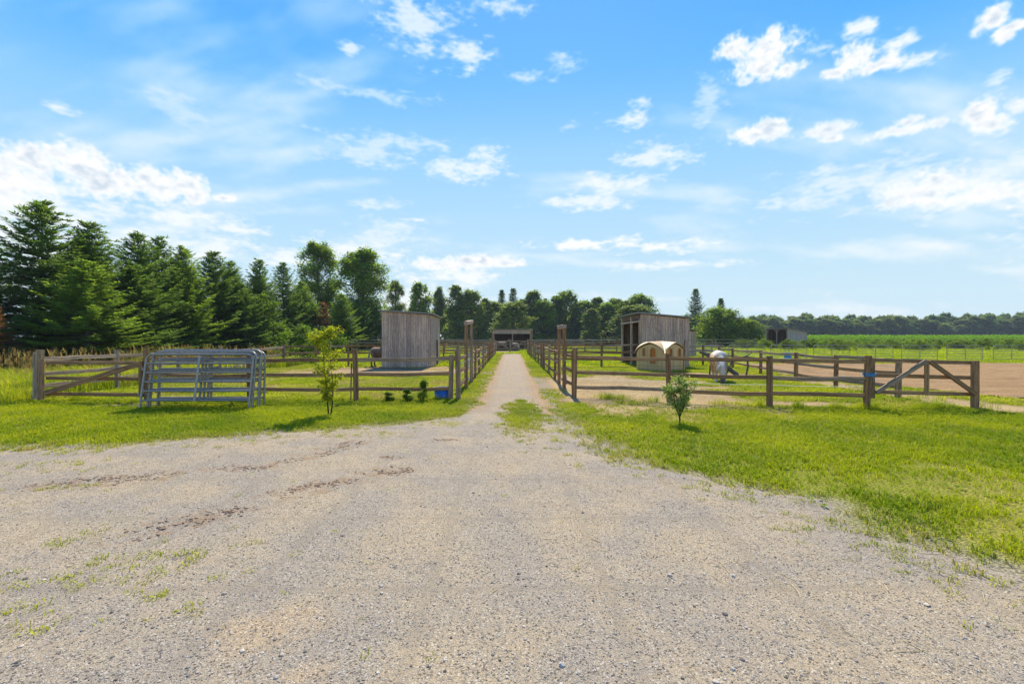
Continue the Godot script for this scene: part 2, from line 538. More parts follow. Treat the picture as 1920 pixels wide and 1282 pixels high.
func gravel_at(x: float, d: float) -> float:
	# metres inside the gravel (negative: outside), with a ragged edge
	var s := minf(lerp_pts(d, EDGE_RIGHT) - x, maxf(lerp_pts(x, EDGE_LEFT) - d, x + 0.82))
	s = minf(s, 46.0 - d)
	return s + N2.get_noise_2d(x * 2.2, d * 2.2) * (0.42 if d < 6.2 else (0.28 if d < 10.5 else 0.12)) + N2.get_noise_2d(x * 9.0, d * 9.0) * 0.08

func seg_dist(p: Vector2, f: Array) -> float:
	var best := 99.0
	for i in range(0, f.size() - 2, 2):
		var a := Vector2(f[i], f[i + 1]); var b := Vector2(f[i + 2], f[i + 3])
		best = minf(best, p.distance_to(Geometry2D.get_closest_point_to_segment(p, a, b)))
	return best

func track_at(x: float, d: float) -> float:
	var p := Vector2(x, d)
	var m := 0.0
	for t in TRACKS:
		m = maxf(m, (1.0 - seg_dist(p, t) / 0.26) * clampf(0.62 + N2.get_noise_2d(x * 2.3 + 5.0, d * 2.3) * 1.5, 0.0, 1.0))
	for t in PATCHES:
		m = maxf(m, 1.25 - Vector2((x - t[0]) / t[2], (d - t[1]) / t[3]).length())
	return clampf(m, 0.0, 1.0)

func strip_at(x: float, d: float) -> float:
	# the grass strip in the middle of the lane's mouth: 1 inside
	var cx := 0.24 + (d - 9.0) * 0.012
	var hw := lerp_pts(d, [6.3, 0.05, 7.4, 0.45, 8.6, 0.56, 10.4, 0.46, 11.4, 0.16])
	if d < 6.3 or d > 11.4: return 0.0
	return clampf((hw - absf(x - cx) + N2.get_noise_2d(x * 5.0, d * 5.0) * 0.34) * 3.6, 0.0, 1.0) * lerp_pts(d, [6.3, 0.1, 7.4, 0.3, 8.2, 1.0])

func fence_right_d(x: float) -> float:
	return lerp_pts(x, [1.7, 12.0, 3.89, 11.06, 5.88, 10.25, 7.82, 9.9, 10.3, 9.94, 40.0, 9.0])

func bare_at(x: float, d: float) -> float:
	# 0 grass .. 1 bare soil, in the paddocks
	var nn := N2.get_noise_2d(x * 1.1 + 30.0, d * 1.1) * 0.5 + N1.get_noise_2d(x * 3.0, d * 3.0) * 0.4
	var b := -0.5
	b = maxf(b, 1.15 - Vector2((x + 6.2) / 5.2, (d - 22.0) / 3.4).length())          # round the left shed
	b = maxf(b, 0.8 - Vector2((x + 8.9) / 1.7, (d - 10.6) / 0.42).length())          # the left gateway
	b = maxf(b, 1.25 - Vector2((x - 3.6) / 3.1, (d - 14.6) / 4.6).length())          # right paddock, straw
	b = maxf(b, 0.9 - Vector2((x - 8.3) / 3.2, (d - 19.5) / 1.6).length())
	b = maxf(b, 0.75 - Vector2((x - 6.8) / 2.4, (d - 10.7) / 0.5).length())
	b = maxf(b, 1.0 - Vector2((x - lerp_pts(d, [8.0, 11.0, 10.6, 11.1, 13.6, 10.9, 18.0, 11.4])) / 0.95, (d - 12.5) / 7.0).length())
	if d > 46.5 and d < 62.0: b = maxf(b, 1.1 - Vector2((x + 0.9) / 3.0, (d - 54.0) / 7.0).length())
	if x < -1.3 and d > 11.6 and d < 19.0: b = maxf(b, -0.12)
	return clampf((b + nn) * 2.2, 0.0, 1.0)

func arena_at(x: float, d: float) -> float:
	var s := minf(minf(x - lerp_pts(d, [9.0, 13.6, 12.0, 12.8, 20.0, 11.9, 28.0, 14.0]), d - lerp_pts(x, [11.0, 14.5, 13.0, 11.6, 30.0, 10.8])), 28.0 - d)
	return s + N2.get_noise_2d(x * 1.2, d * 1.2) * 0.5

func ground_colour(x: float, d: float) -> Color:
	var n1 := N1.get_noise_2d(x, d)
	var n2 := N2.get_noise_2d(x, d)
	var c := Color(0.28, 0.30, 0.04).lerp(Color(0.40, 0.35, 0.09), clampf(0.35 + n1 * 0.9 + n2 * 0.5, 0.0, 1.0))
	if d > 26.0:
		c = c.lerp(Color(0.33, 0.42, 0.045), clampf(0.55 + n1 * 0.8 + n2 * 0.4, 0.0, 0.9))   # lusher field behind the cross fence
	var b := bare_at(x, d)
	if b > 0.0:
		var dirt := Color(0.40, 0.27, 0.17).lerp(Color(0.58, 0.43, 0.22), clampf(0.5 + n2 * 1.3, 0.0, 1.0))
		if x > 1.5 and x < 12.0: dirt = dirt.lerp(Color(0.64, 0.48, 0.24), 0.5)
		c = c.lerp(dirt, b)
	var g := gravel_at(x, d)
	if g > -0.5 and d < 46.0:
		c = c.lerp(Color(0.40, 0.35, 0.26), clampf((g + 0.6) * 1.7 + n2 * 0.5, 0.0, 0.92))
	return c

func sheet(xs: PackedFloat32Array, ds: PackedFloat32Array, keep: Callable, paint: Callable, height: Callable) -> ArrayMesh:
	# a height sheet over a grid of uneven spacing; only cells all of whose corners keep() wants
	var nx := xs.size(); var nd := ds.size()
	var v := PackedVector3Array(); var uv := PackedVector2Array(); var c := PackedColorArray(); var idx := PackedInt32Array()
	var at := PackedInt32Array()
	at.resize(nx * nd)
	for j in nd:
		for i in nx:
			var x := xs[i]; var d := ds[j]
			if not keep.call(x, d):
				at[j * nx + i] = -1
				continue
			at[j * nx + i] = v.size()
			v.append(Vector3(x, height.call(x, d), -d))
			uv.append(Vector2(x, d))
			c.append(paint.call(x, d))
	for j in nd - 1:
		for i in nx - 1:
			var a := at[j * nx + i]; var b := at[j * nx + i + 1]; var e := at[(j + 1) * nx + i]; var f := at[(j + 1) * nx + i + 1]
			if a < 0 or b < 0 or e < 0 or f < 0: continue
			idx.append(a); idx.append(e); idx.append(f); idx.append(a); idx.append(f); idx.append(b)
	var n := PackedVector3Array()
	n.resize(v.size())
	for k in range(0, idx.size(), 3):
		var nn := (v[idx[k + 2]] - v[idx[k]]).cross(v[idx[k + 1]] - v[idx[k]])
		n[idx[k]] += nn; n[idx[k + 1]] += nn; n[idx[k + 2]] += nn
	for k in n.size(): n[k] = n[k].normalized() if n[k].length_squared() > 0.0 else Vector3.UP
	var a2 := []
	a2.resize(Mesh.ARRAY_MAX)
	a2[Mesh.ARRAY_VERTEX] = v; a2[Mesh.ARRAY_NORMAL] = n; a2[Mesh.ARRAY_TEX_UV] = uv; a2[Mesh.ARRAY_COLOR] = c; a2[Mesh.ARRAY_INDEX] = idx
	var m := ArrayMesh.new()
	m.add_surface_from_arrays(Mesh.PRIMITIVE_TRIANGLES, a2)
	return m

func steps(spec: Array) -> PackedFloat32Array:
	# [from, to, step, to, step ...]
	var out := PackedFloat32Array()
	var a: float = spec[0]
	out.append(a)
	for k in range(1, spec.size(), 2):
		var cnt := maxi(1, int(round((spec[k] - a) / spec[k + 1])))
		for i in cnt:
			out.append(a + (spec[k] - a) * (i + 1.0) / cnt)
		a = spec[k]
	return out

func flat(_x: float, _d: float) -> float: return 0.0
func always(_x: float, _d: float) -> bool: return true
func gravel_here(x: float, d: float) -> bool: return gravel_at(x, d) > -0.14
func gravel_height(x: float, d: float) -> float:
	var t := track_at(x, d)
	return minf(0.022, gravel_at(x, d) * 0.12) + N2.get_noise_2d(x * 2.6, d * 2.6) * (0.016 if gravel_at(x, d) > 0.25 else 0.004) + t * N2.get_noise_2d(x * 14.0, d * 14.0) * 0.022
func gravel_colour(x: float, d: float) -> Color:
	var n1 := N1.get_noise_2d(x * 4.0, d * 4.0)
	var n2 := N2.get_noise_2d(x * 2.0 + 9.0, d * 2.0)
	var n3 := N2.get_noise_2d(x * 11.0, d * 11.0)
	var c := Color(0.505, 0.505, 0.495).lerp(Color(0.60, 0.57, 0.495), clampf(0.42 + n1 * 1.2 + n2 * 1.0 + n3 * 0.5, 0.0, 1.0))
	for p in [[-1.24, 2.38, 0.24], [-0.92, 2.08, 0.18]]:   # loose pale sand
		var q: float = 1.0 - Vector2(x - p[0], (d - p[1]) * 1.3).length() / p[2] + n2 * 0.7 + n3 * 0.5
		c = c.lerp(Color(0.64, 0.57, 0.46), clampf(q * 1.1, 0.0, 0.75))
	var t := track_at(x, d)
	if t > 0.0:
		c = c.lerp(Color(0.46, 0.36, 0.27), clampf(t * 0.9 + n3 * 1.7 + n2 * 0.4 - 0.22, 0.0, 0.75))
	if d > 9.0 and absf(x) > 0.45:   # reddish earth along the lane's edges
		c = c.lerp(Color(0.55, 0.41, 0.26), clampf((0.55 - gravel_at(x, d)) * 1.6 + n3 * 0.5, 0.0, 0.8))
	elif d > 9.5: c = c.lerp(Color(0.56, 0.50, 0.42), 0.4)
	return c
func arena_here(x: float, d: float) -> bool: return arena_at(x, d) > 0.0
func arena_height(x: float, d: float) -> float:
	# harrowed in furrows
	return 0.055 * clampf(arena_at(x, d) * 2.0 + 0.1, 0.0, 1.0) + 0.034 * sin(d * 4.6 + x * 0.22 + N1.get_noise_2d(x * 2.0, d * 2.0) * 3.0) * (0.6 + N2.get_noise_2d(x * 0.7, d * 0.7)) + 0.03 * N2.get_noise_2d(x * 4.0, d * 4.0)
func arena_colour(x: float, d: float) -> Color:
	var k := N2.get_noise_2d(x * 2.0, d * 5.0) * 0.5 + N1.get_noise_2d(x * 2.0, d * 6.0) * 0.5
	return Color(0.42, 0.265, 0.13).lerp(Color(0.53, 0.35, 0.18), clampf(0.5 + k, 0.0, 1.0))

func make_ground() -> void:
	var xs := steps([-700.0, -60.0, 80.0, -20.0, 4.0, -13.0, 0.5, 13.0, 0.16, 24.0, 0.6, 60.0, 4.0, 700.0, 80.0])
	var ds := steps([-60.0, 0.0, 6.0, 3.0, 0.5, 20.0, 0.16, 34.0, 0.5, 64.0, 1.5, 150.0, 8.0, 900.0, 75.0])
	var g := part("ground", sheet(xs, ds, always, ground_colour, flat), M.soil)
	tag(g, "grassy earth under the paddocks and fields", "ground", "", "structure")
	var gx := steps([-13.0, -6.0, 0.09, 7.4, 0.06])
	var gd := steps([-6.0, 1.0, 0.4, 9.0, 0.06, 12.0, 0.1])
	var dr := part("gravel_yard", sheet(gx, gd, gravel_here, gravel_colour, gravel_height), M.gravel)
	tag(dr, "broad grey and tan gravel yard in the foreground", "gravel yard", "", "structure")
	var px := steps([-1.5, 1.7, 0.08])
	var pd := steps([12.0, 46.0, 0.14])
	var pa := part("path", sheet(px, pd, gravel_here, gravel_colour, gravel_height), M.gravel)
	tag(pa, "straight gravel path running between the two lane fences", "path", "", "structure")
	var ax := steps([11.0, 24.0, 0.14, 46.0, 0.4])
	var ad := steps([10.0, 18.0, 0.07, 29.0, 0.12])
	var ar := part("riding_arena", sheet(ax, ad, arena_here, arena_colour, arena_height), M.soil)
	tag(ar, "bare reddish brown riding arena with harrowed furrows", "arena", "", "structure")

# ------------------------------------------------------------------ grass and loose stuff
func tuft(count: int, h: float, w: float, spread: float, lean: float, seg2 := true) -> ArrayMesh:
	var b := MB.new()
	for i in count:
		var a := rng.randf() * TAU
		var r := spread * sqrt(rng.randf())
		var p := Vector3(cos(a) * r, -0.004, sin(a) * r)
		var la := rng.randf() * TAU
		var out := Vector3(cos(la), 0, sin(la))
		var hh := h * rng.randf_range(0.45, 1.1)
		var ww := w * rng.randf_range(0.7, 1.3)
		var s := Vector3(-out.z, 0, out.x) * ww * 0.5
		var k := rng.randf_range(0.72, 1.0)
		b.col = Color(k * rng.randf_range(0.9, 1.0), k, k * 0.9)
		var l := lean * rng.randf_range(0.2, 1.2) * hh
		var m := p + Vector3(0, hh * 0.6, 0) + out * l * 0.4
		var t := p + Vector3(0, hh * (0.98 - 0.35 * lean), 0) + out * l * 1.25
		if seg2:
			b.quad(p - s, m - s * 0.8, m + s * 0.8, p + s)
			b.tri(m - s * 0.8, t, m + s * 0.8)
		else:
			b.tri(p - s, t, p + s)
	return b.mesh()

func grass_colour(x: float, d: float, dry: float) -> Color:
	var n := N1.get_noise_2d(x * 2.0 + 50.0, d * 2.0) * 0.8 + N2.get_noise_2d(x * 1.3, d * 1.3) * 0.7 + rng.randf_range(-0.25, 0.25)
	var c := Color(0.29, 0.385, 0.008).lerp(Color(0.60, 0.61, 0.009), clampf(0.45 + n, 0.0, 1.0))
	if rng.randf() < 0.07: dry += 0.55   # dead tufts
	return c.lerp(Color(0.60, 0.47, 0.18), clampf(dry + rng.randf_range(-0.2, 0.2), 0.0, 1.0))

func grow(x0: float, x1: float, d0: float, d1: float, per_m2: float, density: Callable, size: float, xf: Array, cols: PackedColorArray, dryness := 0.0) -> PackedColorArray:
	var cnt := int((x1 - x0) * (d1 - d0) * per_m2)
	for i in cnt:
		var x := rng.randf_range(x0, x1); var d := rng.randf_range(d0, d1)
		var q: Vector2 = density.call(x, d)   # (how much grows, how dry)
		if rng.randf() > q.x: continue
		var s := size * rng.randf_range(0.7, 1.3) * (0.55 + 0.45 * q.x)
		var b := Basis(Vector3.UP, rng.randf() * TAU).scaled(Vector3(s, s * rng.randf_range(0.7, 1.2), s))
		xf.append(Transform3D(b, Vector3(x, 0.024 if gravel_at(x, d) > 0.1 else 0.008, -d)))
		cols.append(grass_colour(x, d, q.y + dryness))
	return cols

func lawn_density(x: float, d: float) -> Vector2:
	var g := gravel_at(x, d)
	var rough := N2.get_noise_2d(x * 4.0 + 3.0, d * 4.0)
	var k := clampf(0.42 - g * 1.5 + rough * 0.55, 0.0, 1.0)
	var dry := clampf(0.50 + g * 0.9 + rough * 0.25, 0.0, 0.75)
	if d > 12.0 or (x > -0.9 and d > 9.2): dry *= 0.45
	if g > 0.45 or (g > 0.12 and d > 11.0):
		k = 0.0
	var st := strip_at(x, d)
	if st > 0.0:
		return Vector2(st * 0.95, clampf(0.75 - st * 0.6, 0.1, 0.8))
	# thin, stony corner of the lawn on the right
	if x > 2.6 and d < 5.6:
		var th := 1.3 - Vector2((x - 5.2) / 1.6, (d - 4.75) / 0.42).length() + N2.get_noise_2d(x * 3.0, d * 3.0) * 0.8
		k *= 1.0 - clampf(th * 0.8, 0.0, 0.6)
		k *= clampf(0.75 + N2.get_noise_2d(x * 2.5, d * 2.5 + 9.0) * 1.2, 0.25, 1.0)
	var b := bare_at(x, d)
	return Vector2(k * (1.0 - b), maxf(dry, b * 0.8))

func paddock_density(x: float, d: float) -> Vector2:
	var b := bare_at(x, d)
	var a := arena_at(x, d)
	if a > -0.1: return Vector2.ZERO
	if gravel_at(x, d) > 0.05 and d < 46.0: return Vector2.ZERO
	var n := N1.get_noise_2d(x * 2.2, d * 2.2 + 70.0)
	var dry := 0.30 + n * 0.9 if x < -1.3 else 0.12 + n * 0.5
	return Vector2(clampf(1.0 - b * 1.08, 0.0, 1.0), clampf(maxf(dry, b * 0.9), 0.0, 0.9))

func far_density(x: float, d: float) -> Vector2:
	if arena_at(x, d) > -0.2: return Vector2.ZERO
	if absf(x) < 1.2 and d < 46.0: return Vector2.ZERO
	return Vector2(1.0 - bare_at(x, d), 0.05 + N1.get_noise_2d(x, d) * 0.4)

func sprig_density(x: float, d: float) -> Vector2:
	if gravel_at(x, d) < 0.1: return Vector2.ZERO
	var m := 0.0
	for p in [[-4.6, 4.65, 0.7, 0.16], [-3.1, 2.6, 0.55, 0.5], [-3.4, 3.5, 0.5, 0.3], [-5.6, 5.5, 1.0, 0.3], [-2.2, 7.3, 1.0, 0.35], [-1.2, 8.2, 0.6, 0.4], [0.3, 6.9, 0.5, 0.3], [2.2, 4.4, 0.7, 0.3], [2.6, 3.6, 0.6, 0.3], [-2.3, 2.9, 0.9, 0.7]]:
		m = maxf(m, 1.1 - Vector2((x - p[0]) / p[2], (d - p[1]) / p[3]).length())
	m = maxf(m, 0.95 - gravel_at(x, d) * 1.1)
	var n := N2.get_noise_2d(x * 6.0, d * 6.0)
	return Vector2(clampf((m + n * 1.3 - 0.42) * 2.0, 0.0, 0.7) if m > 0.0 else (0.16 if n > 0.40 and x < 0.5 else 0.0), 0.22 + n * 0.3)

func make_grass() -> void:
	var xf := []; var cols := PackedColorArray()
	cols = grow(-14.0, -0.8, 5.6, 11.6, 330.0, lawn_density, 1.0, xf, cols)
	cols = grow(0.8, 13.0, 2.2, 12.2, 300.0, func(x, d): return lawn_density(x, d) if d < fence_right_d(x) + 0.1 else Vector2.ZERO, 1.0, xf, cols)
	cols = grow(-0.35, 0.85, 6.3, 11.4, 620.0, func(x, d): return lawn_density(x, d) if strip_at(x, d) > 0.0 else Vector2.ZERO, 0.9, xf, cols)
	cols = grow(-1.5, -0.6, 9.0, 45.0, 230.0, lawn_density, 1.2, xf, cols)
	cols = grow(0.7, 1.95, 12.0, 45.0, 230.0, lawn_density, 1.2, xf, cols)
	var wx := []; var wc := PackedColorArray()
	for i in 5200:   # plantain, dandelion and clover in the turf
		var x := rng.randf_range(-13.0, 12.5); var d := rng.randf_range(2.6, 12.0)
		if x > 1.0 and d > fence_right_d(x): continue
		if x < -0.9 and d > 11.2: continue
		var q := lawn_density(x, d)
		if rng.randf() > q.x * (0.35 + N1.get_noise_2d(x * 5.0, d * 5.0) * 1.6 + q.y * 0.6): continue
		var s := rng.randf_range(0.35, 0.8)
		wx.append(Transform3D(Basis(Vector3.UP, rng.randf() * TAU).scaled(Vector3(s, s, s)), Vector3(x, 0.012, -d)))
		wc.append(Color(0.22, 0.34, 0.03).lerp(Color(0.42, 0.52, 0.06), rng.randf()))
	var wb := MB.new()
	for i in 11:
		var a := i * 2.4
		var o := Vector3(cos(a), rng.randf_range(0.35, 0.9), sin(a)).normalized()
		var k := rng.randf_range(0.75, 1.0)
		wb.col = Color(k, k, k)
		wb.leaf(Vector3(cos(a), 0, sin(a)) * 0.006, o, Vector3(-sin(a), 0.1, cos(a)), rng.randf_range(0.05, 0.085), 0.024)
	scatter("lawn_weeds", wb.mesh(), M.grass, wx, wc, "broad-leaved weeds growing through the lawn", "weeds")
	scatter("lawn_grass", tuft(13, 0.075, 0.0065, 0.055, 0.7), M.grass, xf, cols, "short bright green lawn grass between the gravel and the fences", "grass")
	xf = []; cols = PackedColorArray()
	cols = grow(-13.0, 3.5, 1.7, 9.0, 240.0, sprig_density, 1.1, xf, cols)
	scatter("gravel_grass", tuft(8, 0.05, 0.005, 0.045, 1.1), M.grass, xf, cols, "sparse grass sprigs growing through the gravel yard", "grass")
	xf = []; cols = PackedColorArray()
	cols = grow(-12.6, -1.45, 11.3, 26.0, 95.0, paddock_density, 1.0, xf, cols)
	cols = grow(1.75, 13.5, 9.9, 26.0, 95.0, func(x, d): return paddock_density(x, d) if d > fence_right_d(x) - 0.1 else Vector2.ZERO, 1.0, xf, cols)
	scatter("paddock_grass", tuft(16, 0.085, 0.012, 0.1, 0.8), M.grass, xf, cols, "patchy grazed grass inside the two front paddocks", "grass")
	xf = []; cols = PackedColorArray()
	cols = grow(-16.0, 50.0, 25.0, 44.0, 13.0, far_density, 1.0, xf, cols, -0.1)
	cols = grow(-22.0, 75.0, 44.0, 90.0, 4.5, far_density, 1.7, xf, cols, -0.1)
	scatter("field_grass", tuft(22, 0.20, 0.035, 0.24, 0.7, false), M.grass, xf, cols, "bright green grass of the fields behind the sheds", "grass")
	# rank meadow along the left fence, with reddish seed heads
	xf = []; cols = PackedColorArray()
	var xh := []; var ch := PackedColorArray()
	for i in 9000:
		var x := rng.randf_range(-24.0, -11.9); var d := rng.randf_range(10.6, 27.0)
		if x > -12.6 and d > 12.0 and d < 25.0 and rng.randf() < 0.75: continue
		if N2.get_noise_2d(x * 1.5, d * 1.5) < -0.35: continue
		var s := rng.randf_range(0.6, 1.25) * (0.65 if d < 12.2 else 1.0)
		var t := Transform3D(Basis(Vector3.UP, rng.randf() * TAU).scaled(Vector3(s, s, s)), Vector3(x, 0, -d))
		xf.append(t)
		cols.append(grass_colour(x, d, -0.05 + (0.35 if rng.randf() < 0.25 else 0.0)))
		if rng.randf() < 0.16 and d > 12.0 and N2.get_noise_2d(x * 0.9, d * 0.9 + 4.0) > -0.1:
			xh.append(t)
			ch.append(Color(0.40, 0.22, 0.10).lerp(Color(0.55, 0.42, 0.17), rng.randf()))
	for i in 1500:   # foot of the fences and the shed
		var k := rng.randi() % 3
		var x := rng.randf_range(-12.0, -1.6) if k == 0 else (rng.randf_range(1.9, 10.4) if k == 1 else rng.randf_range(9.4, 11.0))
		var d := 11.35 + rng.randf_range(-0.12, 0.1) if k == 0 else (fence_right_d(x) + rng.randf_range(-0.1, 0.1) if k == 1 else rng.randf_range(10.0, 24.0))
		if N2.get_noise_2d(x * 3.0, d) < 0.05: continue
		var s := rng.randf_range(0.2, 0.42)
		xf.append(Transform3D(Basis(Vector3.UP, rng.randf() * TAU).scaled(Vector3(s, s, s)), Vector3(x, 0, -d)))
		cols.append(grass_colour(x, d, 0.0))
	scatter("meadow_grass", tuft(16, 0.62, 0.014, 0.16, 0.55), M.grass, xf, cols, "tall rank meadow grass beside the left fence and at fence feet", "grass")
	var hb := MB.new()
	for i in 5:
		var a := rng.randf() * TAU
		var o := Vector3(cos(a), 0, sin(a)) * rng.randf_range(0.03, 0.2)
		var top := o * 1.9 + Vector3(0, rng.randf_range(0.7, 1.0), 0)
		hb.col = Color(0.8, 0.8, 0.7)
		hb.leaf(o * 0.5, (top - o * 0.5).normalized(), Vector3(-sin(a), 0, cos(a)), (top - o * 0.5).length(), 0.006)
		for j in 6:
			var k := rng.randf_range(0.7, 1.0)
			hb.col = Color(k, k, k)
			var dr := Vector3(rng.randf_range(-0.7, 0.7), 1.0, rng.randf_range(-0.7, 0.7)).normalized()
			hb.leaf(top - Vector3(0, j * 0.025, 0), dr, dr.cross(Vector3(rng.randf(), 0.1, rng.randf())).normalized(), 0.07, 0.014)
	scatter("seed_heads", hb.mesh(), M.grass, xh, ch, "reddish tan seed heads over the meadow grass", "seed heads")

func pebble() -> ArrayMesh:
	var b := MB.new()
	var ring := []
	for j in 3:
		var r := PackedVector3Array()
		for i in 6:
			var a := TAU * i / 6 + j * 0.4
			var q: float = [0.75, 1.0, 0.55][j] * rng.randf_range(0.8, 1.15)
			r.append(Vector3(cos(a) * q, [-0.4, 0.1, 0.55][j] + rng.randf_range(-0.1, 0.1), sin(a) * q * 0.8))
		ring.append(r)
	for j in 2:
		for i in 6:
			b.quad(ring[j][i], ring[j + 1][i], ring[j + 1][(i + 1) % 6], ring[j][(i + 1) % 6])
	for i in range(1, 5):
		b.tri(ring[2][0], ring[2][i + 1], ring[2][i])
	return b.mesh()

func make_stones() -> void:
	var xf := []; var cols := PackedColorArray()
	var kinds := [Color(0.27, 0.25, 0.22), Color(0.40, 0.37, 0.33), Color(0.50, 0.43, 0.34), Color(0.58, 0.50, 0.39), Color(0.17, 0.155, 0.14), Color(0.60, 0.54, 0.46)]
	for i in 46000:
		var d := 1.6 + 7.5 * pow(rng.randf(), 1.9)
		var x := rng.randf_range(-1.28 * d - 0.5, minf(1.28 * d + 0.5, 3.4))
		if gravel_at(x, d) < 0.08: continue
		var big := rng.randf()
		var s := rng.randf_range(0.0022, 0.0055) if big < 0.965 else (rng.randf_range(0.006, 0.011) if big < 0.998 else rng.randf_range(0.012, 0.02))
		var b := Basis.from_euler(Vector3(rng.randf_range(-0.5, 0.5), rng.randf() * TAU, rng.randf_range(-0.5, 0.5))).scaled(Vector3(s, s * rng.randf_range(0.5, 0.9), s))
		xf.append(Transform3D(b, Vector3(x, gravel_height(x, d) + s * 0.15, -d)))
		var c: Color = kinds[rng.randi() % 6]
		cols.append(c * rng.randf_range(0.8, 1.15))
	scatter("loose_stones", pebble(), M.stone, xf, cols, "loose grey and tan stones scattered over the gravel yard", "stones")
	# brown clods and trodden hay along the wheel tracks
	xf = []; cols = PackedColorArray()
	for i in 60000:
		var x := rng.randf_range(-6.0, -0.6); var d := rng.randf_range(3.3, 7.2)
		var t := track_at(x, d)
		if t < 0.12 or rng.randf() > t * clampf(0.5 + N2.get_noise_2d(x * 7.0, d * 7.0) * 2.0, 0.02, 1.0): continue
		var s := rng.randf_range(0.004, 0.014)
		xf.append(Transform3D(Basis.from_euler(Vector3(rng.randf(), rng.randf() * TAU, rng.randf())).scaled(Vector3(s * 1.5, s * 0.55, s)), Vector3(x, gravel_height(x, d) + s * 0.2, -d)))
		cols.append(Color(0.30, 0.20, 0.13).lerp(Color(0.46, 0.33, 0.22), rng.randf()))
	scatter("earth_clods", pebble(), M.stone, xf, cols, "crumbled brown earth along the wheel tracks in the gravel", "earth")
	# straw
	xf = []; cols = PackedColorArray()
	var sb := MB.new()
	sb.tube(PackedVector3Array([Vector3(-0.5, 0, 0), Vector3(0.05, 0.02, 0.03), Vector3(0.5, 0, -0.02)]), PackedFloat32Array([0.014, 0.012, 0.009]), 4)
	for i in 9000:
		var x: float; var d: float
		if i < 900:
			x = rng.randf_range(-5.0, 4.5); d = rng.randf_range(1.8, 8.5)
			if gravel_at(x, d) < -0.4 or gravel_at(x, d) > 0.7 + rng.randf() * 3.0: continue
		else:
			x = rng.randf_range(1.9, 12.5); d = rng.randf_range(10.5, 20.0)
			if rng.randf() > bare_at(x, d): continue
		var s := rng.randf_range(0.05, 0.2)
		xf.append(Transform3D(Basis.from_euler(Vector3(0, rng.randf() * TAU, rng.randf_range(-0.15, 0.15))).scaled(Vector3(s, 0.16, 0.16)), Vector3(x, 0.022, -d)))
		cols.append(Color(0.62, 0.48, 0.24).lerp(Color(0.75, 0.62, 0.36), rng.randf()))
	scatter("straw", sb.mesh(), M.stone, xf, cols, "straw stalks strewn over the paddock earth and gravel edge", "straw")

# ------------------------------------------------------------------ trees
func rdir(up: float) -> Vector3:
	var a := rng.randf() * TAU
	return Vector3(cos(a), up, sin(a)).normalized()

func spruce_meshes(h: float, radius: float, sparse: float, fine: float) -> Array:
	# [trunk, crown] of a spruce: whorls of boughs with side twigs clothed in needle sprays
	var tb := MB.new()
	tb.tube(PackedVector3Array([Vector3(0, -0.1, 0), Vector3(0.02, h * 0.35, 0), Vector3(0, h * 0.7, 0.02), Vector3(0, h * 0.99, 0)]), PackedFloat32Array([radius * 0.06 + 0.03, radius * 0.045 + 0.02, 0.04, 0.008]), 8)
	var b := MB.new()
	var y := h * 0.045
	while y < h * 0.985:
		var t := y / h
		var cnt := int(lerpf(7.6, 5.0, t) * sparse) + 1
		var a0 := rng.randf() * TAU
		for i in cnt:
			var a := a0 + TAU * (i + rng.randf_range(-0.35, 0.35)) / cnt
			var l := radius * (pow(minf(1.0, 1.5 * (1.0 - t)), 0.85) * rng.randf_range(0.66, 1.08) + 0.03)
			if rng.randf() < 0.08: l *= 1.2
			var rise := lerpf(-0.16, 0.85, pow(t, 1.3)) + rng.randf_range(-0.12, 0.12)
			var o := Vector3(0, y + rng.randf_range(-0.12, 0.12), 0)
			var out := Vector3(cos(a), 0, sin(a))
			var across := Vector3(-out.z, 0, out.x)
			tb.tube(PackedVector3Array([o, o + out * l * 0.5 + Vector3(0, rise * l * 0.35, 0)]), PackedFloat32Array([0.018 * radius * (1.0 - t) + 0.006, 0.006]), 4, false)
			var stations := maxi(3, int(l / (0.15 / fine)))
			var tone := rng.randf_range(0.7, 1.0)
			for s in stations:
				var u := lerpf(0.10, 1.0, (s + rng.randf() * 0.6) / stations)
				var p := o + out * l * u + Vector3(0, rise * l * u * (0.7 + 0.45 * u) - 0.12 * l * sin(u * PI), 0)
				for side in [-1.0, 1.0, 0.0]:
					if side == 0.0 and s % 2 == 0 and s < stations - 1: continue
					var tl: float = (0.16 + 0.30 * l * (1.0 - u)) * rng.randf_range(0.7, 1.25)
					var dir: Vector3 = (out * (0.8 if side != 0.0 else 1.0) + across * side * 0.75 + Vector3(0, rng.randf_range(-0.15, 0.25) + rise * 0.45, 0)).normalized()
					var n := 1 + int(tl / (0.15 / fine))
					for j in n:
						var q := p + dir * tl * (float(j) / n)
						for w in [-1.0, 1.0]:
							var lat: Vector3 = dir.cross(Vector3.UP).normalized() * w
							var d2 := (dir + lat * rng.randf_range(0.15, 0.7) + Vector3(0, rng.randf_range(-0.12, 0.38), 0)).normalized()
							var k := tone * rng.randf_range(0.72, 1.0)
							b.col = Color(k * rng.randf_range(0.8, 1.0), k, k * rng.randf_range(0.7, 1.0))
							var sd := d2.cross(Vector3(rng.randf_range(-0.45, 0.45), 1, rng.randf_range(-0.45, 0.45))).normalized()
							b.leaf(q, d2, sd, rng.randf_range(0.17, 0.28) / fine, rng.randf_range(0.05, 0.085) / fine)
		y += lerpf(0.31, 0.17, t) / (0.5 + 0.5 * sparse) * maxf(1.0, h / 10.0)
	b.col = Color(1, 1, 1)
	b.leaf(Vector3(0, h * 0.94, 0), Vector3.UP, Vector3.RIGHT, h * 0.07 + 0.15, 0.07)
	return [tb.mesh(), b.mesh()]

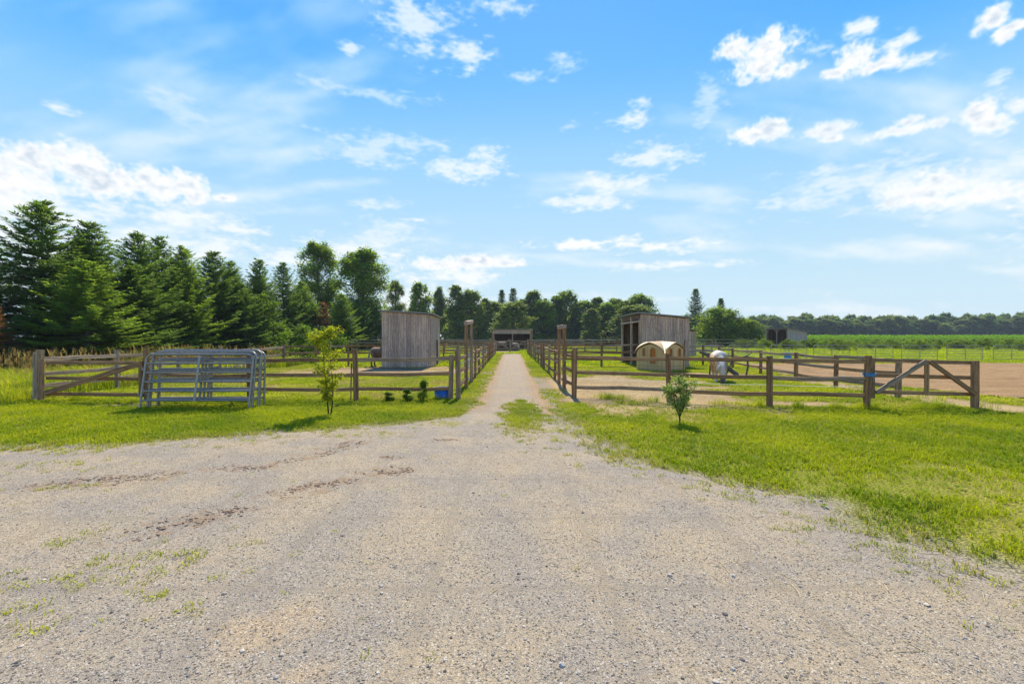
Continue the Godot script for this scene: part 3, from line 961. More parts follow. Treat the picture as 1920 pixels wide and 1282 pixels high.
func broad_meshes(h: float, w: float, low: float, clumps: int, per: int, size: float, shape: float, trunk_r: float, limbs := true) -> Array:
	# [trunk, crown] of a leafy tree: limbs out to clumps of leaves; low: height where the crown starts; shape: 0 round .. 1 pointed
	var tb := MB.new()
	var b := MB.new()
	var wob := Vector3(rng.randf_range(-0.03, 0.03), 0, rng.randf_range(-0.03, 0.03)) * h
	tb.tube(PackedVector3Array([Vector3(0, -0.1, 0), wob + Vector3(0, h * 0.3, 0), -wob * 0.6 + Vector3(0, h * 0.62, 0), Vector3(0, h * 0.9, 0)]), PackedFloat32Array([trunk_r, trunk_r * 0.7, trunk_r * 0.42, trunk_r * 0.12]), 8)
	for i in clumps:
		var t := pow(rng.randf(), 0.9)
		var y := lerpf(low, h * 0.97, t)
		var prof := lerpf(sqrt(maxf(0.02, 1.0 - pow(absf(t - 0.42) / 0.6, 2.2))), 1.0 - t * 0.9, shape)
		var a := rng.randf() * TAU
		var r := w * prof * sqrt(rng.randf_range(0.12, 1.0)) * rng.randf_range(0.8, 1.08)
		var c := Vector3(cos(a) * r, y, sin(a) * r)
		var cr := w * rng.randf_range(0.17, 0.30) * (0.6 + 0.5 * prof)
		if limbs:
			var base := Vector3(0, maxf(h * 0.12, y - r * 0.9 - h * 0.05), 0)
			tb.tube(PackedVector3Array([base, (base + c) * 0.5 + Vector3(0, -0.05 * r, 0), c]), PackedFloat32Array([trunk_r * 0.3 * (1.1 - t), trunk_r * 0.16, trunk_r * 0.05]), 5, false)
		var tone := rng.randf_range(0.72, 1.0)
		var sq := rng.randf_range(0.6, 0.95)
		for j in per:
			var q := Vector3(rng.randfn(), rng.randfn() * sq, rng.randfn()) * cr * 0.52
			var dir := (rdir(rng.randf_range(-0.7, 0.5)) + q.normalized() * 0.5).normalized()
			var sd := dir.cross(Vector3(rng.randf_range(-0.6, 0.6), 1.0, rng.randf_range(-0.6, 0.6))).normalized()
			var k := tone * rng.randf_range(0.6, 1.0)
			b.col = Color(k * rng.randf_range(0.8, 1.0), k, k * rng.randf_range(0.7, 1.0))
			var l := size * rng.randf_range(0.7, 1.35)
			b.leaf(c + q, dir, sd, l, l * rng.randf_range(0.5, 0.8))
	return [tb.mesh(), b.mesh()]

func plant_tree(s: String, label: String, ms: Array, mt: Material, crown: Material, x: float, d: float, sc: Vector3, group: String, category := "tree") -> void:
	var t := thing(s, label, category, P(x, d), rng.randf() * TAU, group)
	for k in 2:
		var o := part(["trunk", "crown"][k], ms[k], [mt, crown][k], t)
		o.scale = sc

func make_trees() -> void:
	var sp := []
	for i in 4:
		sp.append(spruce_meshes(8.0, 2.75, [1.0, 1.1, 0.95, 1.05][i], 1.0))
	var nums := ["first", "second", "third", "fourth", "fifth", "sixth", "seventh", "eighth", "ninth", "tenth", "eleventh"]
	# the row along the left paddock: [x, d, height, width factor, material]
	var row := [[-21.9, 21.4, 7.8, 1.12, 0], [-21.7, 23.6, 7.5, 1.0, 0], [-21.6, 26.5, 7.6, 0.95, 0], [-22.0, 28.6, 7.9, 0.85, 0], [-21.7, 30.3, 7.5, 0.9, 1], [-21.8, 33.5, 7.9, 1.0, 0], [-22.4, 36.6, 7.7, 0.85, 0], [-22.0, 40.0, 8.5, 0.85, 0], [-22.0, 44.2, 8.7, 0.95, 0], [-21.6, 47.2, 7.4, 0.9, 1]]
	for i in row.size():
		var r: Array = row[i]
		plant_tree("spruce_tree", ["tall dark spruce at the left edge of the picture, first of the row", "", "", "", "", "", "", "", "", ""][i] if i == 0 else "dark green spruce, %s from the left in the tall row beside the left paddock" % nums[i], sp[i % 4], M.bark, [M.spruce, M.spruce2][r[4]], r[0], r[1], Vector3(r[3], r[2] / 8.0, r[3]), "spruces in the row beside the left paddock")
	for r in [[-25.5, 22.0, 6.6, 1.0], [-25.2, 27.0, 6.9, 1.0], [-25.4, 31.5, 6.9, 1.0], [-25.6, 36.0, 7.1, 1.0], [-25.0, 41.0, 7.4, 1.0], [-25.5, 46.0, 7.2, 1.0], [-25.0, 18.2, 6.8, 1.05], [-24.5, 52.0, 6.8, 1.0], [-23.4, 25.0, 6.9, 0.95], [-23.4, 31.9, 7.0, 0.95], [-23.5, 38.3, 7.2, 0.95], [-23.3, 42.2, 7.3, 0.95], [-20.6, 25.0, 5.6, 0.85], [-20.8, 35.2, 5.8, 0.85]]:
		plant_tree("spruce_tree", "dark spruce mostly hidden behind the front spruce row", sp[rng.randi() % 4], M.bark, M.spruce, r[0], r[1], Vector3(r[3], r[2] / 8.0, r[3]), "spruces behind the front row")
	plant_tree("spruce_tree", "smaller bright green spruce standing in front of the dark spruce row", sp[2], M.palebark, M.spruce2, -18.7, 20.2, Vector3(0.88, 0.62, 0.88), "spruces in the row beside the left paddock")
	plant_tree("spruce_tree", "small spruce directly left of the brown dead conifer's right neighbour, near the left shed", sp[1], M.bark, M.spruce2, -18.3, 49.5, Vector3(0.85, 0.8, 0.85), "small spruces near the left shed")
	plant_tree("spruce_tree", "small spruce second left of the left shed", sp[3], M.bark, M.spruce, -18.0, 54.0, Vector3(0.8, 0.8, 0.8), "small spruces near the left shed")
	plant_tree("spruce_tree", "lowest small spruce touching the left shed's edge", sp[0], M.bark, M.spruce, -16.6, 56.5, Vector3(0.8, 0.66, 0.8), "small spruces near the left shed")
	var thin := spruce_meshes(5.0, 1.1, 0.7, 0.9)
	plant_tree("dead_conifer", "rust brown dead conifer between the spruces, right of the yellow sapling", thin, M.bark, M.dead, -19.0, 46.6, Vector3(1.0, 1.05, 1.0), "")
	plant_tree("dead_conifer", "rust brown dead conifer at the left edge under the tall spruce", thin, M.palebark, M.dead, -19.6, 17.2, Vector3(0.9, 0.55, 0.9), "")
	# leafy trees and bushes near the row
	var bush := broad_meshes(5.2, 1.75, 0.4, 46, 150, 0.17, 0.45, 0.09)
	plant_tree("leafy_bush", "light green leafy tree in front of the dark spruces, left of the yellow sapling", bush, M.bark, M.leaf2, -20.2, 37.5, Vector3(1, 1, 1), "", "tree")
	plant_tree("leafy_bush", "light green bushy tree behind the yellow sapling", bush, M.bark, M.leaf2, -20.4, 47.8, Vector3(1.15, 0.98, 1.15), "", "tree")
	var shrub := broad_meshes(1.9, 1.25, 0.1, 30, 110, 0.12, 0.1, 0.03)
	plant_tree("shrub", "low bright green shrub behind the left cross fence by the sapling", shrub, M.bark, M.leaf2, -13.2, 29.0, Vector3(1.2, 1.25, 1.2), "", "shrub")
	plant_tree("shrub", "low bright green shrub at the spruces' foot left of the grazing brown pony", shrub, M.bark, M.leaf2, -15.2, 37.0, Vector3(1.5, 1.3, 1.5), "", "shrub")
	var cot := broad_meshes(16.0, 3.3, 1.6, 150, 170, 0.30, 0.12, 0.32)
	var cot2 := broad_meshes(14.8, 3.9, 1.6, 150, 170, 0.32, 0.05, 0.34)
	var round_m := broad_meshes(7.0, 3.6, 0.3, 120, 120, 0.32, 0.0, 0.2)
	plant_tree("cottonwood_tree", "tallest leafy tree, upright oval crown above the spruces", cot, M.palebark, M.leaf, -26.0, 62.0, Vector3(0.98, 0.92, 0.98), "")
	plant_tree("cottonwood_tree", "big spreading leafy tree with open limbs above the left shed", cot2, M.palebark, M.leaf, -19.6, 60.0, Vector3(0.95, 0.90, 0.95), "")
	plant_tree("cottonwood_tree", "thin pale leafy tree at the left shed's roof corner", cot, M.palebark, M.olive, -17.6, 70.0, Vector3(0.5, 0.66, 0.5), "")
	# the belt of trees beyond the lane: [name, x, d, height, width, mesh, material, label]
	var bt := []
	for i in 4:
		bt.append(broad_meshes(14.0, [3.6, 3.4, 4.2, 2.8][i], [2.5, 0.6, 1.0, 3.5][i], 85, 95, 0.5, [0.25, 0.5, 0.1, 0.3][i], 0.25))
	var fs := [spruce_meshes(14.0, 2.7, 1.0, 0.42), spruce_meshes(14.0, 3.2, 0.9, 0.42)]
	var belt := [
		["leafy_tree", -19.4, 98.0, 13.6, 0.86, bt[0], M.leaf, "lone round-topped leafy tree over the right end of the left shed"],
		["leafy_tree", -16.4, 105.0, 13.7, 0.62, bt[3], M.olive, "thin see-through tree right of the left shed roof"],
		["leafy_tree", -12.0, 101.0, 13.6, 0.85, bt[1], M.leafdark, "dark leafy tree above the left lane gate posts"],
		["leafy_tree", -8.6, 101.0, 12.2, 0.9, bt[2], M.leafdark, "broad dark tree right of the left lane gate posts"],
		["leafy_tree", -5.6, 103.0, 10.8, 0.75, bt[1], M.olive, "olive tree just left of the back shed"],
		["leafy_tree", 0.6, 84.0, 8.2, 0.95, bt[2], M.olive, "low olive green tree directly behind the back shed roof"],
		["spruce_tree", -2.0, 111.0, 13.4, 0.9, fs[0], M.spruce, "pointed spruce left of centre behind the back shed"],
		["spruce_tree", 0.8, 112.0, 13.9, 1.05, fs[1], M.spruce, "tallest spruce in the belt behind the back shed"],
		["leafy_tree", 5.7, 111.0, 13.2, 0.95, bt[0], M.leafdark, "leafy tree right of the tallest belt spruce"],
		["spruce_tree", 8.8, 113.0, 11.5, 0.8, fs[0], M.spruce, "short dark spruce left of the right lane gate posts"],
		["leafy_tree", 13.8, 112.0, 13.2, 1.0, bt[2], M.leafdark, "dense tall tree above the right lane gate posts"],
		["spruce_tree", 16.6, 114.0, 11.4, 0.75, fs[1], M.spruce, "narrow spruce right of the right lane gate posts"],
		["leafy_tree", 21.4, 111.0, 11.8, 0.95, bt[1], M.leafdark, "conical leafy tree midway between gate posts and right shed"],
		["leafy_tree", 25.6, 110.0, 11.3, 1.0, bt[0], M.leafdark, "leafy tree just left of the right shed"],
		["leafy_tree", 31.6, 110.0, 12.2, 1.1, bt[2], M.leaf, "round crowned tree above the right shed's roof"],
		["leafy_tree", 25.8, 94.0, 8.4, 1.2, bt[2], M.olive, "pale olive tree over the right shed's left corner"],
		["leafy_tree", 17.8, 99.0, 8.2, 0.8, bt[1], M.olive, "pale small tree in front of the dark belt near the gate posts"],
		["spruce_tree", 46.3, 113.0, 13.9, 1.05, fs[1], M.spruce, "open-branched spruce standing alone right of the right shed"],
		["spruce_tree", 46.5, 100.0, 10.4, 0.85, fs[0], M.spruce, "pointed spruce rising behind the round bushy tree"],
		["leafy_tree", 36.6, 79.0, 13.6, 1.1, round_m, M.leaf, "round bushy tree behind the grazing palomino pony"],
		["leafy_tree", 41.5, 80.0, 9.6, 0.9, round_m, M.leaf, "low bushy tree at the right side of the round bushy tree"],
	]
	var more := [["left of the thin see-through tree", -22.6, 107.0, 8.6, 0.8, bt[2], M.leaf], ["between the dark trees left of the back shed", -10.2, 108.0, 11.2, 0.9, bt[0], M.leaf], ["close left behind the back shed", -3.6, 106.0, 10.0, 0.9, bt[2], M.leafdark], ["right behind the back shed roof", 3.2, 110.0, 11.2, 1.0, bt[1], M.leaf], ["above the lane's right fence", 8.0, 108.0, 10.6, 0.95, bt[2], M.leaf], ["left of the right lane gate posts", 11.2, 110.0, 12.0, 0.9, bt[1], M.leafdark], ["right of the right lane gate posts", 18.6, 112.0, 10.8, 1.0, bt[2], M.leaf], ["left of the right shed, lowest of its neighbours", 23.4, 108.0, 10.0, 1.0, bt[2], M.leaf], ["behind the right shed roof's left corner", 28.6, 112.0, 11.0, 1.1, bt[0], M.leafdark]]
	for r in more:
		belt.append(["leafy_tree", r[1], r[2], r[3], r[4], r[5], r[6], "mid green leafy tree filling the belt " + r[0]])
	for r in belt:
		plant_tree(r[0], r[7], r[5], M.palebark if r[6] == M.olive else M.bark, r[6], r[1], r[2], Vector3(r[4], r[3] / 14.0, r[4]), "")
	# the wood that closes the view behind them reads as one dark mass
	var xf := []; var cols := PackedColorArray()
	var x := -17.5
	while x < 34.0:
		for k in 2:
			var s := rng.randf_range(0.55, 0.80) if k == 0 else rng.randf_range(0.66, 0.93)
			xf.append(Transform3D(Basis(Vector3.UP, rng.randf() * TAU).scaled(Vector3(1.05, s, 1.05)), P(x + rng.randf_range(-1, 1), 120.0 + k * 6.0, -0.8)))
			cols.append(Color(1, 1, 1) * rng.randf_range(0.7, 1.0))
		x += 2.9
	var low := broad_meshes(14.0, 2.9, 0.3, 46, 60, 0.7, 0.2, 0.2, false)
	scatter("background_wood", low[1], M.leafdark, xf, cols, "dark wood closing the view behind the belt of trees", "wood")
	xf = []; cols = PackedColorArray()
	var wood_m := broad_meshes(15.0, 4.4, 0.3, 60, 80, 0.85, 0.15, 0.3, false)
	for i in 330:
		var d := 225.0 + (i % 3) * 9.0 + rng.randf_range(-4, 4)
		var xx := 92.0 + (i / 330.0) * 240.0 + rng.randf_range(-2, 2)
		var s := rng.randf_range(0.66, 1.06) * (0.92 + 0.10 * (xx - 92.0) / 240.0) * (0.88 + 0.08 * (i % 3))
		xf.append(Transform3D(Basis(Vector3.UP, rng.randf() * TAU).scaled(Vector3(1, s, 1)), P(xx, d, -0.5)))
		var k := rng.randf_range(0.72, 1.0)
		cols.append(Color(k * rng.randf_range(0.85, 1.1), k, k))
	scatter("distant_wood", wood_m[1], M.leafdark2, xf, cols, "long even wood on the horizon beyond the corn field", "wood")
	# corn
	var cb := MB.new()
	cb.col = Color(0.8, 0.9, 0.6)
	cb.tube(PackedVector3Array([Vector3(0, 0, 0), Vector3(0, 2.0, 0)]), PackedFloat32Array([0.02, 0.008]), 4, false)
	for i in 11:
		var a := i * 2.6 + rng.randf_range(-0.5, 0.5)
		var o := Vector3(cos(a), 0, sin(a))
		var sd := Vector3(-o.z, 0, o.x)
		var y := 0.25 + i * 0.165
		var k := rng.randf_range(0.65, 1.0)
		cb.col = Color(k, k, k)
		var p0 := Vector3(0, y, 0); var p1 := p0 + o * 0.28 + Vector3(0, 0.28, 0); var p2 := p0 + o * 0.72 + Vector3(0, 0.02, 0)
		cb.quad(p0 - sd * 0.03, p1 - sd * 0.055, p1 + sd * 0.055, p0 + sd * 0.03)
		cb.tri(p1 - sd * 0.055, p2, p1 + sd * 0.055)
	xf = []; cols = PackedColorArray()
	var dd := 86.0
	while dd < 132.0:
		var cx := 41.0
		while cx < 1.28 * dd + 12.0:
			var s := rng.randf_range(0.9, 1.12)
			xf.append(Transform3D(Basis(Vector3.UP, rng.randf() * TAU).scaled(Vector3(s, s, s)), P(cx + rng.randf_range(-0.1, 0.1), dd + rng.randf_range(-0.15, 0.15))))
			cols.append(Color(1, 1, 1).lerp(Color(1.0, 0.9, 0.6), rng.randf() * 0.6) * rng.randf_range(0.75, 1.0))
			cx += 0.42 if dd < 92.0 else 0.7
		dd += 0.8 if dd < 92.0 else 1.4
	scatter("corn_field", cb.mesh(), M.corn, xf, cols, "bright green field of standing corn before the distant wood", "corn")
	# weeds before the corn
	xf = []; cols = PackedColorArray()
	for i in 420:
		var wx := rng.randf_range(34.0, 95.0); var wd := rng.randf_range(56.0, 82.0)
		if N1.get_noise_2d(wx * 1.4, wd * 1.4) < 0.02: continue
		var s := rng.randf_range(0.35, 0.85)
		xf.append(Transform3D(Basis(Vector3.UP, rng.randf() * TAU).scaled(Vector3(s * 1.2, s, s * 1.2)), P(wx, wd)))
		cols.append(Color(1, 1, 1) * rng.randf_range(0.65, 1.0))
	scatter("tall_weeds", shrub[1], M.leaf, xf, cols, "tangled tall weeds between the pipe panels and the corn", "weeds")
	# weeds under the left front fence
	var wd2 := broad_meshes(0.5, 0.17, 0.02, 34, 30, 0.05, 0.55, 0.004)
	var wl := ["lowest dark weed under the left front fence", "middle dark weed under the left front fence", "tallest dark weed beside the blue tub"]
	for i in 3:
		plant_tree("weed", wl[i], wd2, M.bark, M.leaf2, [-2.98, -2.52, -2.12][i], 11.15, Vector3(0.9, [0.5, 0.65, 1.1][i], 0.9), "weeds under the left front fence", "weed")

func sapling(s: String, label: String, at: Vector3, stems: Array, leaves: int, size: float, crown: Material, spread: float, y0: float, y1: float, narrow: float) -> void:
	var t := thing(s, label, "sapling", at)
	var tips := []
	for st in stems:
		var b := MB.new()
		var pts := PackedVector3Array(st)
		b.tube(pts, PackedFloat32Array([0.016, 0.012, 0.008, 0.004]), 6)
		part("stem", b.mesh(), M.bark, t)
	var tb := MB.new(); var lb := MB.new()
	for i in 80:
		var u := rng.randf()
		var st: Array = stems[i % stems.size()]
		var y := lerpf(y0, y1, u)
		var base: Vector3 = st[0].lerp(st[st.size() - 1], clampf(y / st[st.size() - 1].y, 0.0, 0.98))
		var prof := sin(PI * pow(clampf(u * 0.92 + 0.06, 0.0, 1.0), narrow)) * 0.9 + 0.1
		var dir := rdir(0.55)
		var l := spread * prof * rng.randf_range(0.5, 1.15)
		var e := base + dir * l
		tb.tube(PackedVector3Array([base, base.lerp(e, 0.5) + Vector3(0, 0.01, 0), e]), PackedFloat32Array([0.004, 0.003, 0.0015]), 4, false)
		for j in leaves / 80:
			var p := base.lerp(e, rng.randf_range(0.25, 1.05)) + Vector3(rng.randfn(), rng.randfn(), rng.randfn()) * 0.02
			var ld := rdir(rng.randf_range(-1.1, 0.35))
			var sd := ld.cross(Vector3(rng.randf_range(-0.8, 0.8), 1, rng.randf_range(-0.8, 0.8))).normalized()
			var k := rng.randf_range(0.7, 1.0)
			lb.col = Color(k, k * rng.randf_range(0.85, 1.0), k * 0.8)
			var sz := size * rng.randf_range(0.6, 1.2)
			lb.leaf(p, ld, sd, sz, sz * 0.62)
	part("twigs", tb.mesh(), M.bark, t)
	part("leaves", lb.mesh(), crown, t)

# ------------------------------------------------------------------ timber
func beam(a: Vector3, b: Vector3, w: float, h: float, seg := 3, jit := 0.006, up := Vector3.UP, sag := 0.0) -> ArrayMesh:
	var m := MB.new()
	var pts := PackedVector3Array()
	for i in seg + 1:
		var u := float(i) / seg
		var p := a.lerp(b, u) + Vector3(0, -sag * sin(u * PI), 0)
		if i > 0 and i < seg:
			p += Vector3(rng.randf_range(-jit, jit), rng.randf_range(-jit, jit), rng.randf_range(-jit, jit))
		pts.append(p)
	m.ring_beam(pts, chamfer(w, h), up, rng.randf() * 3.0)
	return m.mesh()

func post(parent: Node, at: Vector3, h: float, w: float, mats: Array, lean := Vector2.ZERO, s := "post") -> void:
	var o := part(s, beam(at + Vector3(0, -0.12, 0), at + Vector3(lean.x, h, lean.y), w, w * 0.95, 2, 0.004, Vector3(0, 0, -1)), mats[rng.randi() % mats.size()], parent)

func fence(label: String, posts: Array, rails: Array, o := {}) -> Node3D:
	# posts: [x, d, height]; rails: heights above the ground
	var f := thing("wooden_fence", label, "fence", Vector3.ZERO, 0.0, o.get("group", ""))
	var pm: Array = o.get("post_mats", M.post)
	var rm: Array = o.get("rail_mats", M.rail)
	var pw: float = o.get("pw", 0.105)
	var skip: Array = o.get("skip", [])
	for p in posts:
		if p[2] > 0.0: post(f, P(p[0], p[1]), p[2], pw * rng.randf_range(0.92, 1.08), pm, Vector2(rng.randf_range(-0.045, 0.045), rng.randf_range(-0.04, 0.04)))
	for i in posts.size() - 1:
		if i in skip: continue
		var a: Array = posts[i]; var b: Array = posts[i + 1]
		for h in rails:
			var ya: float = h + rng.randf_range(-0.03, 0.03); var yb: float = h + rng.randf_range(-0.03, 0.03)
			part("rail", beam(P(a[0], a[1], ya), P(b[0], b[1], yb), o.get("rt", 0.045), o.get("rh", 0.09), 4, 0.012, Vector3.UP, rng.randf_range(-0.01, 0.03)), rm[rng.randi() % rm.size()], f)
	for h in o.get("rope", []):
		var mb := MB.new()
		for i in posts.size() - 1:
			var a: Array = posts[i]; var b: Array = posts[i + 1]
			var pts := PackedVector3Array()
			for k in 6:
				pts.append(P(a[0], a[1], h).lerp(P(b[0], b[1], h), k / 5.0) + Vector3(0, -0.02 * sin(PI * k / 5.0), -0.085))
			mb.tube(pts, PackedFloat32Array([0.005]), 4, false)
		part("electric_rope", mb.mesh(), M.rope, f)
	return f

func make_fences() -> void:
	var f := fence("wooden rail fence in front of the left paddock, behind the steel panels", [[-8.95, 11.25, 1.3], [-6.42, 11.25, 1.28], [-3.78, 11.2, 1.3], [-1.50, 11.5, 1.15], [-1.29, 11.45, 1.32]], [0.30, 0.67, 1.04], {"skip": [3]})
	part("rail", beam(P(-1.55, 11.5, 1.04), P(-1.25, 11.46, 1.05), 0.045, 0.09, 2), M.rail[0], f)
	part("stake", beam(P(-3.92, 11.2, -0.05), P(-3.90, 11.2, 0.95), 0.025, 0.025, 2, 0.002, Vector3.FORWARD), M.post[1], f)
	fence("wooden rail fence in front of the right paddock, before the pony", [[1.70, 12.0, 1.32], [3.89, 11.06, 1.19], [5.88, 10.25, 1.16], [7.80, 9.9, 1.18]], [0.29, 0.69, 1.07], {"rope": [0.5]})
	fence("grey weathered side fence below the spruces, left of the left paddock", [[-11.85, 11.4, 1.2], [-12.1, 14.06, 1.2], [-12.3, 16.9, 1.2], [-12.35, 19.4, 1.2], [-12.45, 21.9, 1.15], [-12.6, 25.4, 1.2]], [0.33, 0.68, 1.05], {"rail_mats": M.greyrail, "post_mats": M.greyrail, "rh": 0.10})
	fence("weathered cross fence behind the left shed", [[-12.6, 25.4, 1.25], [-10.9, 25.6, 1.2], [-9.05, 25.5, 1.3], [-6.9, 28.6, 1.25], [-4.2, 28.8, 1.25], [-1.4, 28.8, 1.25]], [0.4, 0.78, 1.15], {})
	fence("wooden side fence with white insulators between right paddock and arena", [[9.95, 11.6, 0.96], [10.08, 14.0, 1.05], [10.3, 16.3, 1.06], [10.85, 19.6, 1.05], [11.6, 23.6, 1.05], [12.0, 26.0, 1.1]], [0.30, 0.65, 0.98], {"rope": [0.45, 0.82], "rail_mats": [M.rail[2], M.greyrail[1]]})
	fence("cross fence ending at the right shed's open side", [[1.75, 24.6, 1.3], [4.9, 24.3, 1.35], [6.95, 24.6, 1.3]], [0.45, 0.85, 1.2], {})
	fence("cross fence right of the right shed, behind the pony", [[9.7, 25.2, 1.2], [10.9, 25.6, 1.2], [12.0, 26.0, 1.2]], [0.45, 0.85, 1.15], {"rail_mats": M.greyrail})
	var lane := [17.5, 20.3, 23.0, 25.6, 28.2, 31.0, 33.6]
	var pl := [[-1.30, 11.45, 1.3]]; var pr := [[1.70, 12.0, 1.3]]
	var l := fence("wooden lane fence along the left side of the path", [[-1.30, 11.5, 1.25], [-1.33, 13.85, 0], [-1.33, 15.7, 0], [-1.35, 17.5, 1.28], [-1.36, 20.3, 1.28], [-1.37, 23.0, 1.28], [-1.38, 25.6, 1.28], [-1.39, 28.2, 1.28], [-1.40, 31.0, 1.28], [-1.41, 33.6, 1.28], [-1.40, 36.4, 0], [-1.40, 37.6, 0], [-1.42, 40.2, 1.28], [-1.43, 42.8, 1.3], [-1.44, 45.0, 1.3]], [0.32, 0.70, 1.08], {"skip": [1, 10], "rope": [0.9]})
	var r := fence("wooden lane fence along the right side of the path", [[1.70, 12.05, 1.25], [1.68, 14.05, 0], [1.68, 15.5, 0], [1.72, 17.4, 1.28], [1.73, 20.2, 1.28], [1.74, 23.0, 1.28], [1.75, 25.6, 1.28], [1.76, 28.2, 1.28], [1.76, 31.0, 1.28], [1.77, 33.6, 1.28], [1.77, 36.4, 0], [1.77, 37.6, 0], [1.77, 40.2, 1.28], [1.78, 42.8, 1.3], [1.78, 45.0, 1.3]], [0.32, 0.70, 1.08], {"skip": [1, 10], "rope": [0.9]})
	fence("far rail fence across the field left of the back shed", [[-16.0, 46.0, 1.5], [-12.8, 46.0, 1.5], [-9.6, 46.0, 1.5], [-6.6, 46.0, 1.5], [-4.0, 46.0, 1.5], [-1.5, 46.0, 1.5]], [0.45, 0.8, 1.15, 1.42], {"rail_mats": M.greyrail})
	fence("far rail fence across the field right of the back shed", [[1.8, 46.0, 1.5], [4.6, 46.0, 1.5], [7.6, 46.0, 1.5], [10.8, 46.0, 1.5], [14.0, 46.0, 1.5], [17.2, 46.0, 1.5], [20.5, 46.0, 1.5]], [0.45, 0.8, 1.15, 1.42], {"rail_mats": M.greyrail})
	fence("middle rail fence left of the lane behind the left shed", [[-9.0, 35.0, 1.35], [-6.6, 35.0, 1.35], [-4.0, 35.0, 1.35], [-1.45, 35.0, 1.35]], [0.45, 0.85, 1.25], {})
	fence("middle rail fence right of the lane behind the cross fence", [[1.8, 33.8, 1.3], [4.2, 33.8, 1.35], [6.8, 33.8, 1.35], [9.5, 33.8, 1.35], [12.4, 33.8, 1.35]], [0.45, 0.85, 1.25], {})
	fence("distant grey rail fence along the foot of the tree belt", [[-30.0, 66.0, 1.5], [-24.0, 66.0, 1.5], [-18.0, 66.0, 1.5], [-12.0, 66.0, 1.5], [-6.0, 66.0, 1.5], [0.0, 66.0, 1.5], [6.0, 66.0, 1.5], [12.0, 66.0, 1.5], [18.0, 66.0, 1.5], [24.0, 66.0, 1.5], [30.0, 66.0, 1.5], [36.0, 66.0, 1.5]], [0.5, 0.95, 1.42], {"rail_mats": M.greyrail, "post_mats": M.greyrail})
	# tall passage frames on both sides of the lane
	passage("tall two-post timber gate frame on the left side of the lane", Vector3(-1.33, 0, 0), 13.85, 15.7, 2.05, 2.17)
	passage("tall two-post timber gate frame on the right side of the lane", Vector3(1.68, 0, 0), 14.05, 15.5, 1.96, 1.97)
	passage("far tall timber gate frame on the left side of the lane", Vector3(-1.40, 0, 0), 36.4, 37.6, 2.1, 2.1)
	passage("far tall timber gate frame on the right side of the lane", Vector3(1.77, 0, 0), 36.4, 37.6, 2.3, 2.3)
	lane_gate("pale plank gate standing in the left lane gate frame", -1.40, 14.0, 15.5)
	lane_gate("grey plank gate standing in the right lane gate frame", 1.75, 14.2, 15.35)
	lane_gate("far grey plank gate on the left side of the lane", -1.46, 36.5, 37.5)
	# timber field gates
	var g := thing("field_gate", "brown timber gate with one long diagonal brace at the left", "gate")
	post(g, P(-11.62, 11.3), 1.28, 0.11, M.post, Vector2.ZERO, "gate_post")
	for h in [0.19, 0.58, 0.97]:
		part("gate_rail", beam(P(-11.45, 11.28, h), P(-8.98, 11.25, h - 0.02), 0.045, 0.085, 3), M.rail[rng.randi() % 3], g)
	part("stile", beam(P(-11.50, 11.2, 0.12), P(-11.50, 11.2, 1.06), 0.09, 0.05, 2, 0.0, Vector3.FORWARD), M.rail[2], g)
	part("stile", beam(P(-9.06, 11.19, 0.12), P(-9.06, 11.19, 1.0), 0.09, 0.05, 2, 0.0, Vector3.FORWARD), M.rail[1], g)
	part("brace", beam(P(-11.4, 11.19, 0.22), P(-9.1, 11.19, 0.93), 0.04, 0.12, 2, 0.0), M.rail[0], g)
	g = thing("field_gate", "timber gate with two diagonals meeting at a middle upright, at the right", "gate")
	post(g, P(10.28, 9.98), 1.07, 0.105, M.post, Vector2.ZERO, "gate_post")
	part("stile", beam(P(10.16, 9.9, 0.0), P(10.16, 9.9, 1.06), 0.1, 0.06, 2, 0.0, Vector3.FORWARD), M.post[2], g)
	part("stile", beam(P(7.93, 9.9, 0.25), P(7.93, 9.9, 1.12), 0.09, 0.06, 2, 0.0, Vector3.FORWARD), M.post[0], g)
	for h in [0.39, 0.75, 1.08]:
		part("gate_rail", beam(P(7.95, 9.93, h), P(10.2, 9.95, h - 0.06), 0.045, 0.085, 3), M.rail[rng.randi() % 3], g)
	part("stile", beam(P(9.10, 9.87, 0.32), P(9.10, 9.87, 1.08), 0.09, 0.045, 2, 0.0, Vector3.FORWARD), M.rail[2], g)
	part("brace", beam(P(7.98, 9.85, 0.38), P(9.06, 9.85, 1.06), 0.04, 0.09, 2, 0.0), M.greyrail[1], g)
	part("brace", beam(P(9.14, 9.85, 1.06), P(10.16, 9.85, 0.34), 0.04, 0.09, 2, 0.0), M.rail[1], g)
	# blue twine that holds it shut
	var tw := MB.new()
	for k in 3:
		var pts := PackedVector3Array()
		for i in 13:
			var a := TAU * i / 12.0
			pts.append(P(7.865, 9.9, 0.75 + k * 0.022) + Vector3(cos(a) * 0.13, 0.012 * sin(a * 2.0 + k), sin(a) * 0.085))
		tw.tube(pts, PackedFloat32Array([0.011]), 5, false)
	tw.tube(PackedVector3Array([P(7.86, 9.81, 0.76), P(7.88, 9.79, 0.70), P(7.86, 9.79, 0.62)]), PackedFloat32Array([0.011, 0.01, 0.006]), 5)
	tag(part("twine", tw.mesh(), M.skyblue), "blue twine tied round the right gate's latch post", "twine")
